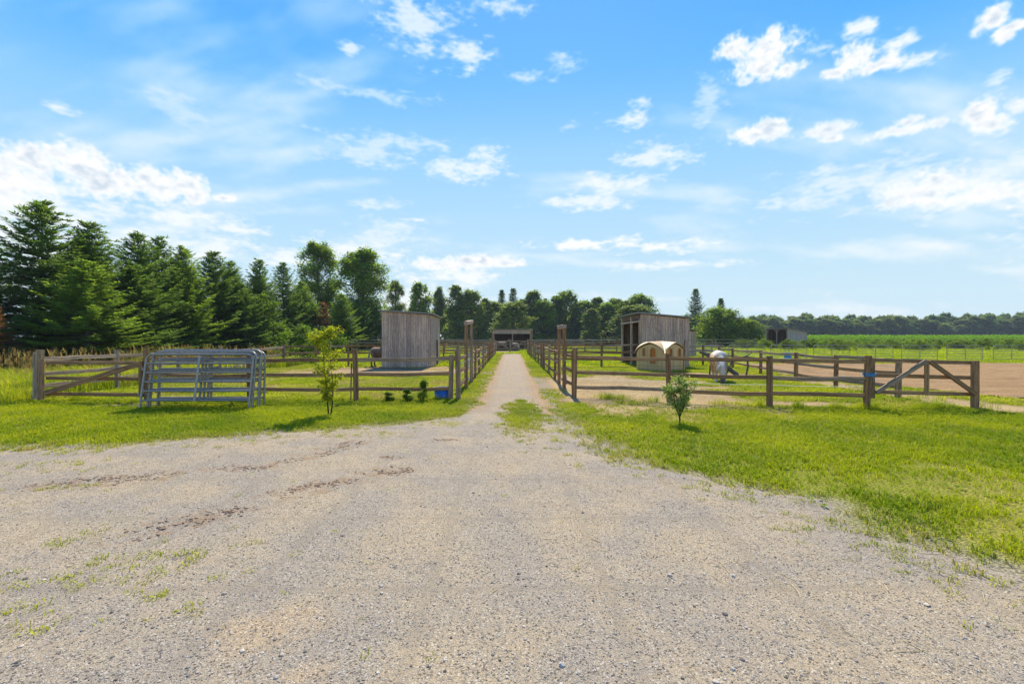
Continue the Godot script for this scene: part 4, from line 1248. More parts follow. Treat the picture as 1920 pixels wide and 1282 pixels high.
	# double gate at the far end of the lane
	for s in [-1, 1]:
		g = thing("field_gate", ["grey timber gate with a diagonal, left half across the lane's far end", "", "grey timber gate with a diagonal, right half across the lane's far end"][s + 1], "gate")
		var xa: float = 0.12 * s + 0.05; var xb: float = 1.85 * s + 0.1
		for h in [0.45, 0.9, 1.28]:
			part("gate_rail", beam(P(xa, 51.0, h), P(xb, 51.0, h), 0.05, 0.1, 2), M.greyrail[1], g)
		part("stile", beam(P(xb - 0.25 * s, 50.92, 0.3), P(xb - 0.25 * s, 50.92, 1.3), 0.1, 0.05, 1, 0.0, Vector3.FORWARD), M.greyrail[0], g)
		part("brace", beam(P(xb - 0.3 * s, 50.9, 1.25), P(xa + 0.1 * s, 50.9, 0.5), 0.05, 0.1, 2), M.greyrail[0], g)
	var mp := thing("gate_post", "stout post in the middle of the lane's far gates", "post")
	post(mp, P(0.05, 50.8), 1.45, 0.2, M.greyrail)
	fence("short rail fence closing the pen on the left of the far gates", [[-1.75, 51.0, 1.4], [-5.0, 51.5, 1.4], [-8.5, 52.0, 1.4]], [0.5, 0.9, 1.28], {"rail_mats": M.greyrail})
	fence("short rail fence closing the pen on the right of the far gates", [[1.95, 51.0, 1.4], [5.2, 51.5, 1.4], [8.6, 52.0, 1.4]], [0.5, 0.9, 1.28], {"rail_mats": M.greyrail})

func passage(label: String, at: Vector3, d0: float, d1: float, h0: float, h1: float) -> void:
	var t := thing("timber_gateway", label, "gateway")
	post(t, P(at.x, d0), h0, 0.105, M.post)
	post(t, P(at.x, d1), h1, 0.105, M.post)
	part("header", beam(P(at.x, d0 - 0.12, h0 - 0.03), P(at.x, d1 + 0.12, h1 - 0.03), 0.12, 0.12, 2), M.greyrail[2], t)

func lane_gate(label: String, x: float, d0: float, d1: float) -> void:
	var t := thing("plank_gate", label, "gate")
	for h in [0.2, 0.55, 1.0]:
		part("gate_rail", beam(P(x, d0, h), P(x, d1, h), 0.03, 0.09, 2), M.pale if x < -1.3 and d0 < 20.0 else M.greyrail[0], t)
	part("brace", beam(P(x + 0.035, d0 + 0.03, 0.15), P(x + 0.035, d1 - 0.03, 1.05), 0.03, 0.09, 2), M.pale if x < -1.3 and d0 < 20.0 else M.greyrail[1], t)

# ------------------------------------------------------------------ sheds
func board_wall(t: Node3D, a: Vector2, b: Vector2, ha: float, hb: float, mats: Array, bw := 0.15, gap_open := 0.0, y0 := 0.03) -> void:
	# upright boards from a to b (x, d), top height from ha to hb; each board its own part
	var l := a.distance_to(b)
	var cnt := int(round(l / bw))
	var along := (b - a) / l
	for i in cnt:
		var u := (i + 0.5) / cnt
		var p := a.lerp(b, u)
		var h := lerpf(ha, hb, u)
		var w := l / cnt - rng.randf_range(0.004, 0.012) - gap_open
		var m := MB.new()
		var side := Vector3(along.x, 0, -along.y)
		var out := side.cross(Vector3.UP) * rng.randf_range(-0.004, 0.004)
		m.ring_beam(PackedVector3Array([P(p.x, p.y, y0) + out, P(p.x, p.y, h) + out]), PackedVector2Array([Vector2(-0.011, -w / 2), Vector2(0.011, -w / 2), Vector2(0.011, w / 2), Vector2(-0.011, w / 2)]), side, rng.randf() * 3.0)
		part("board", m.mesh(), mats[rng.randi() % mats.size()], t)

func roof(t: Node3D, c: Array, over: float, mt: Material) -> void:
	# four corners [x, d, height] round; a slab 6 cm thick that overhangs
	var m := MB.new()
	var mid := Vector3.ZERO
	for q in c: mid += P(q[0], q[1], q[2]) / 4.0
	var up := PackedVector3Array(); var lo := PackedVector3Array()
	for q in c:
		var p := P(q[0], q[1], q[2])
		var e := p + Vector3(signf(p.x - mid.x), 0, signf(p.z - mid.z)) * over
		up.append(e + Vector3(0, 0.075, 0)); lo.append(e + Vector3(0, 0.012, 0))
	m.quad(up[0], up[1], up[2], up[3])
	m.quad(lo[3], lo[2], lo[1], lo[0])
	for i in 4:
		var j := (i + 1) % 4
		m.quad(lo[i], lo[j], up[j], up[i])
	part("roof", m.mesh(), mt, t)

func make_sheds() -> void:
	var t := thing("horse_shed", "tall grey board shed on the left, a brown pony at its open side", "shed")
	board_wall(t, Vector2(-6.82, 24.2), Vector2(-4.27, 24.5), 3.0, 2.83, M.board, 0.13)
	board_wall(t, Vector2(-4.25, 24.52), Vector2(-4.25, 27.5), 2.83, 2.76, M.board, 0.15)
	board_wall(t, Vector2(-6.85, 27.5), Vector2(-4.27, 27.5), 2.95, 2.76, M.board, 0.15)
	for q in [[-6.72, 24.32, 2.9], [-6.72, 27.4, 2.85], [-4.4, 24.65, 2.75], [-4.4, 27.38, 2.7]]:
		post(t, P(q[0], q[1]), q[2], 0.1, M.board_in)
	part("header", beam(P(-6.8, 24.25, 2.86), P(-6.8, 27.5, 2.8), 0.05, 0.16, 2), M.board[1], t)
	roof(t, [[-6.85, 24.2, 3.02], [-6.85, 27.5, 2.97], [-4.25, 27.5, 2.78], [-4.25, 24.5, 2.85]], 0.14, M.tin)
	part("corner_board", beam(P(-4.14, 25.9, 0.0), P(-4.14, 25.9, 1.5), 0.09, 0.05, 2, 0.003, Vector3.FORWARD), M.board_in[0], t)
	t = thing("horse_shed", "grey board shed with open left side behind the plastic playhouse", "shed")
	board_wall(t, Vector2(6.99, 24.3), Vector2(9.62, 24.3), 2.87, 2.62, M.board, 0.13)
	board_wall(t, Vector2(9.6, 24.32), Vector2(9.6, 28.2), 2.62, 2.6, M.board, 0.15)
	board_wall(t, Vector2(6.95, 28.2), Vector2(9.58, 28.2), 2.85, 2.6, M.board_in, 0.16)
	for q in [[7.0, 24.42, 2.8], [6.97, 26.0, 2.8], [6.95, 28.05, 2.8], [9.5, 24.42, 2.55], [9.5, 28.05, 2.55]]:
		post(t, P(q[0], q[1]), q[2], 0.12, M.board)
	part("header", beam(P(6.96, 24.35, 2.72), P(6.93, 28.2, 2.72), 0.04, 0.26, 2), M.board_in[2], t)
	part("header", beam(P(6.93, 24.33, 2.48), P(6.9, 28.2, 2.48), 0.03, 0.10, 2), M.board[2], t)
	for k in 6:
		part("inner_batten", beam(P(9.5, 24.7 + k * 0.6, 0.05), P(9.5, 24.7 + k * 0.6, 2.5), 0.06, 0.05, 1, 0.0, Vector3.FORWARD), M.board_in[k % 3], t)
	roof(t, [[6.95, 24.3, 2.9], [6.93, 28.2, 2.88], [9.62, 28.2, 2.62], [9.62, 24.3, 2.65]], 0.12, M.tin)
	t = thing("horse_shed", "grey shed with two open bays before the corn field", "shed")
	var c0 := Vector2(42.9, 70.0); var c1 := Vector2(41.15, 72.55); var sd := Vector2(0.828, 0.561)
	board_wall(t, c0, c0 + sd * 6.6, 3.12, 2.65, M.silver, 0.3)
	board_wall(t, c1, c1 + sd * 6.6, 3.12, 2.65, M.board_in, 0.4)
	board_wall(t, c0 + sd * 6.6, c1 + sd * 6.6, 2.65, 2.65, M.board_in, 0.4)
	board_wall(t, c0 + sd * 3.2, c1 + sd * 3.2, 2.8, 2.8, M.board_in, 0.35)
	for q in [c0 - sd * 0.1, c0.lerp(c1, 0.5) - sd * 0.1, c1 - sd * 0.1]:
		post(t, P(q.x, q.y), 3.0, 0.16, M.greyrail)
		for s in [-1.0, 1.0]:
			var e: Vector2 = q + (c1 - c0).normalized() * 0.4 * s
			if (e - c0).dot(c1 - c0) < 0.0 or (e - c1).dot(c0 - c1) < 0.0: continue
			part("brace", beam(P(q.x, q.y, 2.5), P(e.x, e.y, 2.98), 0.08, 0.08, 1), M.greyrail[0], t)
	var r1 := c0 + sd * 6.6; var r2 := c1 + sd * 6.6
	var rm := MB.new()
	var up := [P(c0.x, c0.y, 3.2) + Vector3(-0.15, 0, 0.25), P(c1.x, c1.y, 3.2) + Vector3(-0.35, 0, -0.1), P(r2.x, r2.y, 2.72) + Vector3(0.2, 0, -0.2), P(r1.x, r1.y, 2.72) + Vector3(0.3, 0, 0.1)]
	var dn := Vector3(0, -0.12, 0)
	rm.quad(up[0], up[1], up[2], up[3])
	rm.quad(up[3] + dn, up[2] + dn, up[1] + dn, up[0] + dn)
	for i in 4:
		rm.quad(up[i] + dn, up[(i + 1) % 4] + dn, up[(i + 1) % 4], up[i])
	part("roof", rm.mesh(), M.greyrail[1], t)
	t = thing("horse_shed", "wide dark two-bay shed at the far end of the lane", "shed")
	for q in [-2.1, 0.35, 2.7]:
		post(t, P(q, 60.0), 2.7, 0.16, M.greyrail)
	board_wall(t, Vector2(-2.2, 59.9), Vector2(2.8, 59.9), 2.72, 2.72, [M.board[0], M.board[1]], 0.3, 0.0, 2.2)
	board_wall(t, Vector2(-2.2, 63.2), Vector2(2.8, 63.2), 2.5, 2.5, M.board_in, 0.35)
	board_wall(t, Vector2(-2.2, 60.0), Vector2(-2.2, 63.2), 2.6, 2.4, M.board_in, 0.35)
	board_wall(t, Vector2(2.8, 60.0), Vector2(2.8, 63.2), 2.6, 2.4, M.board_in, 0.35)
	roof(t, [[-2.25, 59.9, 2.74], [-2.25, 63.2, 2.5], [2.85, 63.2, 2.5], [2.85, 59.9, 2.74]], 0.15, M.tin)
	t = thing("small_shed", "low board shed peeking out behind the right shed", "shed")
	board_wall(t, Vector2(14.2, 40.0), Vector2(16.4, 40.0), 2.35, 2.2, M.board, 0.22)
	board_wall(t, Vector2(16.42, 40.0), Vector2(16.42, 43.0), 2.2, 2.2, M.board, 0.25)
	board_wall(t, Vector2(14.2, 40.0), Vector2(14.2, 43.0), 2.35, 2.35, M.board, 0.25)
	board_wall(t, Vector2(14.2, 43.0), Vector2(16.4, 43.0), 2.35, 2.2, M.board, 0.25)
	roof(t, [[14.2, 40.0, 2.38], [14.2, 43.0, 2.38], [16.42, 43.0, 2.22], [16.42, 40.0, 2.22]], 0.15, M.board_in[0])

# ------------------------------------------------------------------ steel panels
func round_frame(w: float, h: float, r: float, y0: float) -> PackedVector3Array:
	# an upside-down U from foot to foot
	var p := PackedVector3Array([Vector3(-w / 2, y0, 0), Vector3(-w / 2, h - r, 0)])
	for i in 5:
		var a := PI - PI / 2 * (i + 1) / 5.0
		p.append(Vector3(-w / 2 + r + cos(a) * r, h - r + sin(a) * r, 0))
	for i in 6:
		var a := PI / 2 - PI / 2 * i / 5.0
		p.append(Vector3(w / 2 - r + cos(a) * r, h - r + sin(a) * r, 0))
	p.append(Vector3(w / 2, y0, 0))
	return p

func panel(s: String, label: String, group: String, at: Vector3, turn: float, lean: float, w: float, h: float, rails: int, r0: float) -> void:
	var t := thing(s, label, "corral panel", at, turn, group)
	t.rotation = Vector3(lean, turn, 0)
	var b := MB.new()
	b.tube(round_frame(w, h, 0.13, 0.0), PackedFloat32Array([r0]), 8)
	part("frame", b.mesh(), M.galv, t)
	for i in rails:
		var y := lerpf(0.2, h - 0.2, i / (rails - 1.0))
		b = MB.new()
		b.tube(PackedVector3Array([Vector3(-w / 2, y, 0), Vector3(w / 2, y, 0)]), PackedFloat32Array([r0 * 0.92]), 8)
		part("rail", b.mesh(), M.galv, t)
	b = MB.new()
	b.ring_beam(PackedVector3Array([Vector3(0.0, 0.18, r0 + 0.004), Vector3(0.0, h - r0, r0 + 0.004)]), chamfer(0.055, 0.012), Vector3(0, 0, 1))
	part("upright", b.mesh(), M.galv, t)
	for s2 in [-1.0, 1.0]:
		b = MB.new()
		for y in [h * 0.25, h * 0.72]:
			b.tube(PackedVector3Array([Vector3(s2 * (w / 2 + r0), y, 0), Vector3(s2 * (w / 2 + r0 + 0.04), y, 0), Vector3(s2 * (w / 2 + r0 + 0.04), y + 0.06, 0)]), PackedFloat32Array([0.011]), 5)
		part("pin", b.mesh(), M.galv, t)

func make_panels() -> void:
	var names := ["front galvanised corral panel of the stack leaning on the left fence", "second galvanised corral panel of the leaning stack, counted from the front", "third galvanised corral panel of the leaning stack, counted from the front", "fourth galvanised corral panel of the leaning stack, counted from the front", "rearmost galvanised corral panel of the leaning stack, standing nearly upright"]
	var at := [[-6.92, 9.98], [-6.88, 10.09], [-6.86, 10.21], [-6.85, 10.34], [-6.86, 10.47]]
	for i in 5:
		panel("corral_panel", names[i], "steel panels leaning on the left fence", P(at[i][0], at[i][1]), [0.015, -0.01, 0.02, -0.02, 0.01][i], [-0.18, -0.15, -0.11, -0.08, -0.05][i], 2.36 + [0.0, -0.03, 0.02, -0.02, 0.03][i], [1.22, 1.27, 1.21, 1.29, 1.25][i], 5, 0.024)
	var ord := ["first", "second", "third", "fourth", "fifth", "sixth", "seventh", "eighth", "ninth"]
	for i in 9:
		var x := 14.0 + i * 2.78
		panel("pen_panel", "pipe panel along the arena's far side, %s counted from the round bushy tree" % ord[i], "pipe panels along the arena's far side", P(x, 32.4 - i * 0.32), 0.115, 0.0, 2.75, 1.1, 5, 0.017)

# ------------------------------------------------------------------ ponies
func pony_mesh(grazing: bool, cell: float, coat: Callable) -> ArrayMesh:
	# x ahead, y up; bones: [from, to, radius, radius]
	var B := [
		[Vector3(0.40, 0.80, 0), Vector3(0.0, 0.745, 0), 0.225, 0.262], [Vector3(0.0, 0.745, 0), Vector3(-0.42, 0.81, 0), 0.262, 0.235],
		[Vector3(0.42, 0.90, 0), Vector3(-0.40, 0.90, 0), 0.13, 0.14], [Vector3(0.44, 0.70, 0), Vector3(0.36, 0.62, 0), 0.17, 0.15],
		[Vector3(-0.40, 0.80, 0.08), Vector3(-0.44, 0.66, 0.12), 0.19, 0.15], [Vector3(-0.40, 0.80, -0.08), Vector3(-0.44, 0.66, -0.12), 0.19, 0.15],
	]
	for s in [-1.0, 1.0]:
		var f: float = 0.05 * s
		B.append_array([
			[Vector3(0.38, 0.70, 0.12 * s), Vector3(0.39 + f, 0.42, 0.13 * s), 0.115, 0.068], [Vector3(0.39 + f, 0.42, 0.13 * s), Vector3(0.38 + f, 0.34, 0.13 * s), 0.062, 0.055], [Vector3(0.38 + f, 0.34, 0.13 * s), Vector3(0.37 + f, 0.10, 0.13 * s), 0.047, 0.038], [Vector3(0.37 + f, 0.09, 0.13 * s), Vector3(0.41 + f, 0.035, 0.13 * s), 0.043, 0.05],
			[Vector3(-0.42, 0.66, 0.13 * s), Vector3(-0.36 - f, 0.50, 0.14 * s), 0.15, 0.09], [Vector3(-0.36 - f, 0.50, 0.14 * s), Vector3(-0.53 - f, 0.36, 0.135 * s), 0.085, 0.058], [Vector3(-0.53 - f, 0.36, 0.135 * s), Vector3(-0.51 - f, 0.10, 0.135 * s), 0.05, 0.038], [Vector3(-0.51 - f, 0.09, 0.135 * s), Vector3(-0.47 - f, 0.035, 0.135 * s), 0.043, 0.05],
		])
	var poll := Vector3(0.90, 0.52, 0.0); var nose := Vector3(0.99, 0.13, 0.0)
	if not grazing:
		poll = Vector3(0.88, 1.20, 0.0); nose = Vector3(1.17, 0.98, 0.0)
	B.append_array([
		[Vector3(0.44, 0.84, 0), Vector3(0.66, 0.70 if grazing else 1.0, 0), 0.19, 0.14], [Vector3(0.66, 0.70 if grazing else 1.0, 0), poll, 0.14, 0.10],
		[poll, poll.lerp(nose, 0.35), 0.10, 0.098], [poll.lerp(nose, 0.35), nose, 0.09, 0.062], [nose, nose + (nose - poll).normalized() * 0.05, 0.064, 0.055],
	])
	var back := (poll - nose).normalized()
	for s in [-1.0, 1.0]:
		B.append([poll + back * 0.04 + Vector3(0, 0.02, 0.055 * s), poll + back * 0.17 + Vector3(0, 0.01, 0.075 * s), 0.03, 0.012])
		B.append([poll.lerp(nose, 0.3) + Vector3(0.02, 0, 0.07 * s), poll.lerp(nose, 0.32) + Vector3(0.03, 0, 0.075 * s), 0.03, 0.026])
	var lo := Vector3(-0.75, -0.05, -0.36); var hi := Vector3(1.32, 1.42 if not grazing else 1.12, 0.36)
	var nx := int((hi.x - lo.x) / cell) + 1; var ny := int((hi.y - lo.y) / cell) + 1; var nz := int((hi.z - lo.z) / cell) + 1
	var F := PackedFloat32Array()
	F.resize(nx * ny * nz)
	F.fill(1.0)
	var kk := 0.045
	for bone in B:
		var a: Vector3 = bone[0]; var b: Vector3 = bone[1]; var ra: float = bone[2]; var rb: float = bone[3]
		var m := maxf(ra, rb) + 0.12
		var ab := b - a
		var l2 := maxf(ab.length_squared(), 1e-6)
		var i0 := maxi(0, int((minf(a.x, b.x) - m - lo.x) / cell)); var i1 := mini(nx - 1, int((maxf(a.x, b.x) + m - lo.x) / cell) + 1)
		var j0 := maxi(0, int((minf(a.y, b.y) - m - lo.y) / cell)); var j1 := mini(ny - 1, int((maxf(a.y, b.y) + m - lo.y) / cell) + 1)
		var k0 := maxi(0, int((minf(a.z, b.z) - m - lo.z) / cell)); var k1 := mini(nz - 1, int((maxf(a.z, b.z) + m - lo.z) / cell) + 1)
		for k in range(k0, k1 + 1):
			for j in range(j0, j1 + 1):
				for i in range(i0, i1 + 1):
					var p := lo + Vector3(i, j, k) * cell
					var t := clampf((p - a).dot(ab) / l2, 0.0, 1.0)
					var ds := p.distance_to(a + ab * t) - lerpf(ra, rb, t)
					var at := (k * ny + j) * nx + i
					var f0 := F[at]
					var h := maxf(kk - absf(f0 - ds), 0.0) / kk
					F[at] = minf(f0, ds) - h * h * kk * 0.25
	# surface nets
	var mb := MB.new()
	var id := PackedInt32Array()
	id.resize(nx * ny * nz)
	id.fill(-1)
	var off := [Vector3(0, 0, 0), Vector3(1, 0, 0), Vector3(0, 1, 0), Vector3(1, 1, 0), Vector3(0, 0, 1), Vector3(1, 0, 1), Vector3(0, 1, 1), Vector3(1, 1, 1)]
	var edges := [[0, 1], [2, 3], [4, 5], [6, 7], [0, 2], [1, 3], [4, 6], [5, 7], [0, 4], [1, 5], [2, 6], [3, 7]]
	var step := [0, 1, nx, nx + 1, nx * ny, nx * ny + 1, nx * ny + nx, nx * ny + nx + 1]
	for k in nz - 1:
		for j in ny - 1:
			for i in nx - 1:
				var at := (k * ny + j) * nx + i
				var neg := 0
				for q in 8:
					if F[at + step[q]] < 0.0: neg += 1
				if neg == 0 or neg == 8: continue
				var sum := Vector3.ZERO
				var cnt := 0
				for e in edges:
					var fa: float = F[at + step[e[0]]]; var fb: float = F[at + step[e[1]]]
					if (fa < 0.0) != (fb < 0.0):
						sum += off[e[0]].lerp(off[e[1]], fa / (fa - fb))
						cnt += 1
				var p: Vector3 = lo + (Vector3(i, j, k) + sum / cnt) * cell
				id[at] = mb.v.size()
				mb.v.append(p)
				mb.n.append(Vector3(F[at + 1] - F[at], F[at + nx] - F[at], F[at + nx * ny] - F[at]).normalized())
				mb.uv.append(Vector2(p.x, p.y) * 2.0)
				mb.c.append(coat.call(p))
	for k in range(1, nz - 1):
		for j in range(1, ny - 1):
			for i in range(1, nx - 1):
				var at := (k * ny + j) * nx + i
				var f0 := F[at] < 0.0
				for ax in 3:
					var st: int = [1, nx, nx * ny][ax]
					if f0 == (F[at + st] < 0.0): continue
					var u: int = [nx, nx * ny, 1][ax]; var w: int = [nx * ny, 1, nx][ax]
					var a := id[at - u - w]; var b := id[at - w]; var c := id[at]; var d := id[at - u]
					if a < 0 or b < 0 or c < 0 or d < 0: continue
					for q in ([a, c, b, a, d, c] if f0 else [a, b, c, a, c, d]): mb.idx.append(q)
	# smooth normals from the faces
	var n := PackedVector3Array()
	n.resize(mb.v.size())
	for q in range(0, mb.idx.size(), 3):
		var nn := (mb.v[mb.idx[q + 2]] - mb.v[mb.idx[q]]).cross(mb.v[mb.idx[q + 1]] - mb.v[mb.idx[q]])
		for e in 3: n[mb.idx[q + e]] += nn
	for q in n.size(): n[q] = n[q].normalized()
	mb.n = n
	return mb.mesh()

func hair(pts: Array, spread: Vector3, fall: Vector3, cnt: int, w: float, root := Vector3.ZERO) -> ArrayMesh:
	# strands that start along a line and fall
	var b := MB.new()
	for i in cnt:
		var u := rng.randf()
		var k := u * (pts.size() - 1)
		var q: Vector3 = pts[int(k)].lerp(pts[mini(int(k) + 1, pts.size() - 1)], k - int(k))
		q += Vector3(rng.randf_range(-1, 1) * spread.x, rng.randf_range(-1, 1) * spread.y, rng.randf_range(-1, 1) * spread.z)
		var f := fall * rng.randf_range(0.7, 1.1) + Vector3(rng.randfn(), rng.randfn() * 0.3, rng.randfn()) * 0.03
		var mid := q + f * 0.45 + root
		var s := Vector3(rng.randf_range(-1, 1), 0, rng.randf_range(-1, 1)).normalized() * w
		var t := rng.randf_range(0.75, 1.0)
		b.col = Color(t, t, t)
		b.quad(q - s, mid - s, mid + s, q + s)
		b.tri(mid - s, q + f + root * 0.6, mid + s)
	return b.mesh()

func make_ponies() -> void:
	var palomino := func(p: Vector3) -> Color:
		var n := N2.get_noise_3d(p.x * 4.0, p.y * 4.0, p.z * 4.0)
		var tan := Color(0.50, 0.30, 0.14); var white := Color(0.68, 0.60, 0.50)
		var k := smooth(0.90, 1.0, p.y + n * 0.2)
		if p.x > 0.30: k = maxf(k, smooth(0.12, 0.03, absf(p.z) + n * 0.06))
		if p.y < 0.36 and p.x < 0.70: k = smooth(0.40, 0.28, p.y + n * 0.1)
		var c := tan.lerp(white, k)
		if p.x > 0.93 and p.y < 0.20: c = Color(0.16, 0.11, 0.09)
		if p.y < 0.055 and p.x < 0.7: c = Color(0.20, 0.15, 0.12)
		return c
	var bay := func(p: Vector3) -> Color:
		var n := N2.get_noise_3d(p.x * 4.0, p.y * 4.0, p.z * 4.0)
		var c := Color(0.15, 0.09, 0.055).lerp(Color(0.30, 0.19, 0.115), clampf(0.4 + n + (0.25 if p.y > 0.9 else 0.0), 0.0, 1.0))
		return c.lerp(Color(0.12, 0.08, 0.06), smooth(0.42, 0.2, p.y + n * 0.1))
	var coat := mat(Color(1, 1, 1), 0.75, M.T.faint, 3.0)
	coat.vertex_color_use_as_albedo = true
	coat.rim_enabled = true
	coat.rim = 0.35
	var blond := leafy(lin(0.70, 0.60, 0.42), 0.2)
	var pale := leafy(lin(0.80, 0.76, 0.68), 0.2)
	var dark := leafy(lin(0.10, 0.07, 0.05), 0.1)
	var g1 := pony_mesh(true, 0.026, palomino)
	var g2 := pony_mesh(true, 0.036, bay)
	var s1 := pony_mesh(false, 0.036, bay)
	var tail_g := hair([Vector3(-0.62, 0.92, 0), Vector3(-0.66, 0.86, 0)], Vector3(0.02, 0.02, 0.05), Vector3(-0.10, -0.62, 0), 60, 0.012, Vector3(-0.05, 0, 0))
	var mane_g := hair([Vector3(0.50, 1.0, 0), Vector3(0.70, 0.83, 0), Vector3(0.93, 0.62, 0)], Vector3(0.02, 0.02, 0.03), Vector3(0.06, -0.22, 0.12), 70, 0.012, Vector3(0, 0, 0.06))
	var mane_s := hair([Vector3(0.50, 1.0, 0), Vector3(0.66, 1.15, 0), Vector3(0.86, 1.30, 0)], Vector3(0.02, 0.02, 0.03), Vector3(-0.02, -0.24, 0.12), 70, 0.012, Vector3(0, 0, 0.06))
	var t := thing("pony", "white and tan pony grazing head-on behind the right front fence", "pony", P(7.55, 16.35), -1.9)
	part("body", g1, coat, t)
	part("tail", tail_g, blond, t)
	part("mane", mane_g, pale, t)
	t.scale = Vector3(1.07, 1.07, 1.07)
	t = thing("pony", "brown pony with blond tail at the left shed, head hidden by the wall", "pony", P(-6.98, 25.0), 0.04)
	part("body", s1, coat, t)
	part("tail", tail_g, blond, t)
	part("mane", mane_s, blond, t)
	t.scale = Vector3(1.04, 1.04, 1.04)
	t = thing("pony", "grey brown pony before the left bay of the back shed", "pony", P(-1.1, 58.2), 0.1)
	part("body", s1, coat, t)
	part("tail", tail_g, dark, t)
	part("mane", mane_s, dark, t)
	t.scale = Vector3(1.12, 1.12, 1.12)
	t = thing("pony", "chestnut and white pony before the right bay of the back shed", "pony", P(0.7, 57.6), -PI / 2 + 0.5)
	part("body", g2, coat, t)
	part("tail", tail_g, blond, t)
	part("mane", mane_g, pale, t)

# ------------------------------------------------------------------ playhouse and small things
func arch_y(u: float, hw: float, y0: float, y1: float) -> float:
	var q := clampf(absf(u) / hw, 0.0, 1.0)
	return y0 + (y1 - y0) * (0.72 * sqrt(1.0 - q * q) + 0.28 * (1.0 - q))

func arched(cx: float, y0: float, y1: float, hw: float, n := 8) -> PackedVector2Array:
	# outline of an opening with a round head
	var p := PackedVector2Array([Vector2(cx - hw, y0)])
	for i in n + 1:
		var a := PI - PI * i / n
		p.append(Vector2(cx + cos(a) * hw, y1 - hw + sin(a) * hw))
	p.append(Vector2(cx + hw, y0))
	return p

func prism(b: MB, pts: PackedVector2Array, z0: float, z1: float, xf: Transform3D) -> void:
	var ix := Geometry2D.triangulate_polygon(pts)
	for k in range(0, ix.size(), 3):
		var q := [pts[ix[k]], pts[ix[k + 1]], pts[ix[k + 2]]]
		if (q[1] - q[0]).cross(q[2] - q[0]) > 0.0: q = [q[0], q[2], q[1]]
		b.tri(xf * Vector3(q[0].x, q[0].y, z1), xf * Vector3(q[1].x, q[1].y, z1), xf * Vector3(q[2].x, q[2].y, z1))
	for i in pts.size():
		var a := pts[i]; var c := pts[(i + 1) % pts.size()]
		b.quad(xf * Vector3(a.x, a.y, z0), xf * Vector3(a.x, a.y, z1), xf * Vector3(c.x, c.y, z1), xf * Vector3(c.x, c.y, z0))

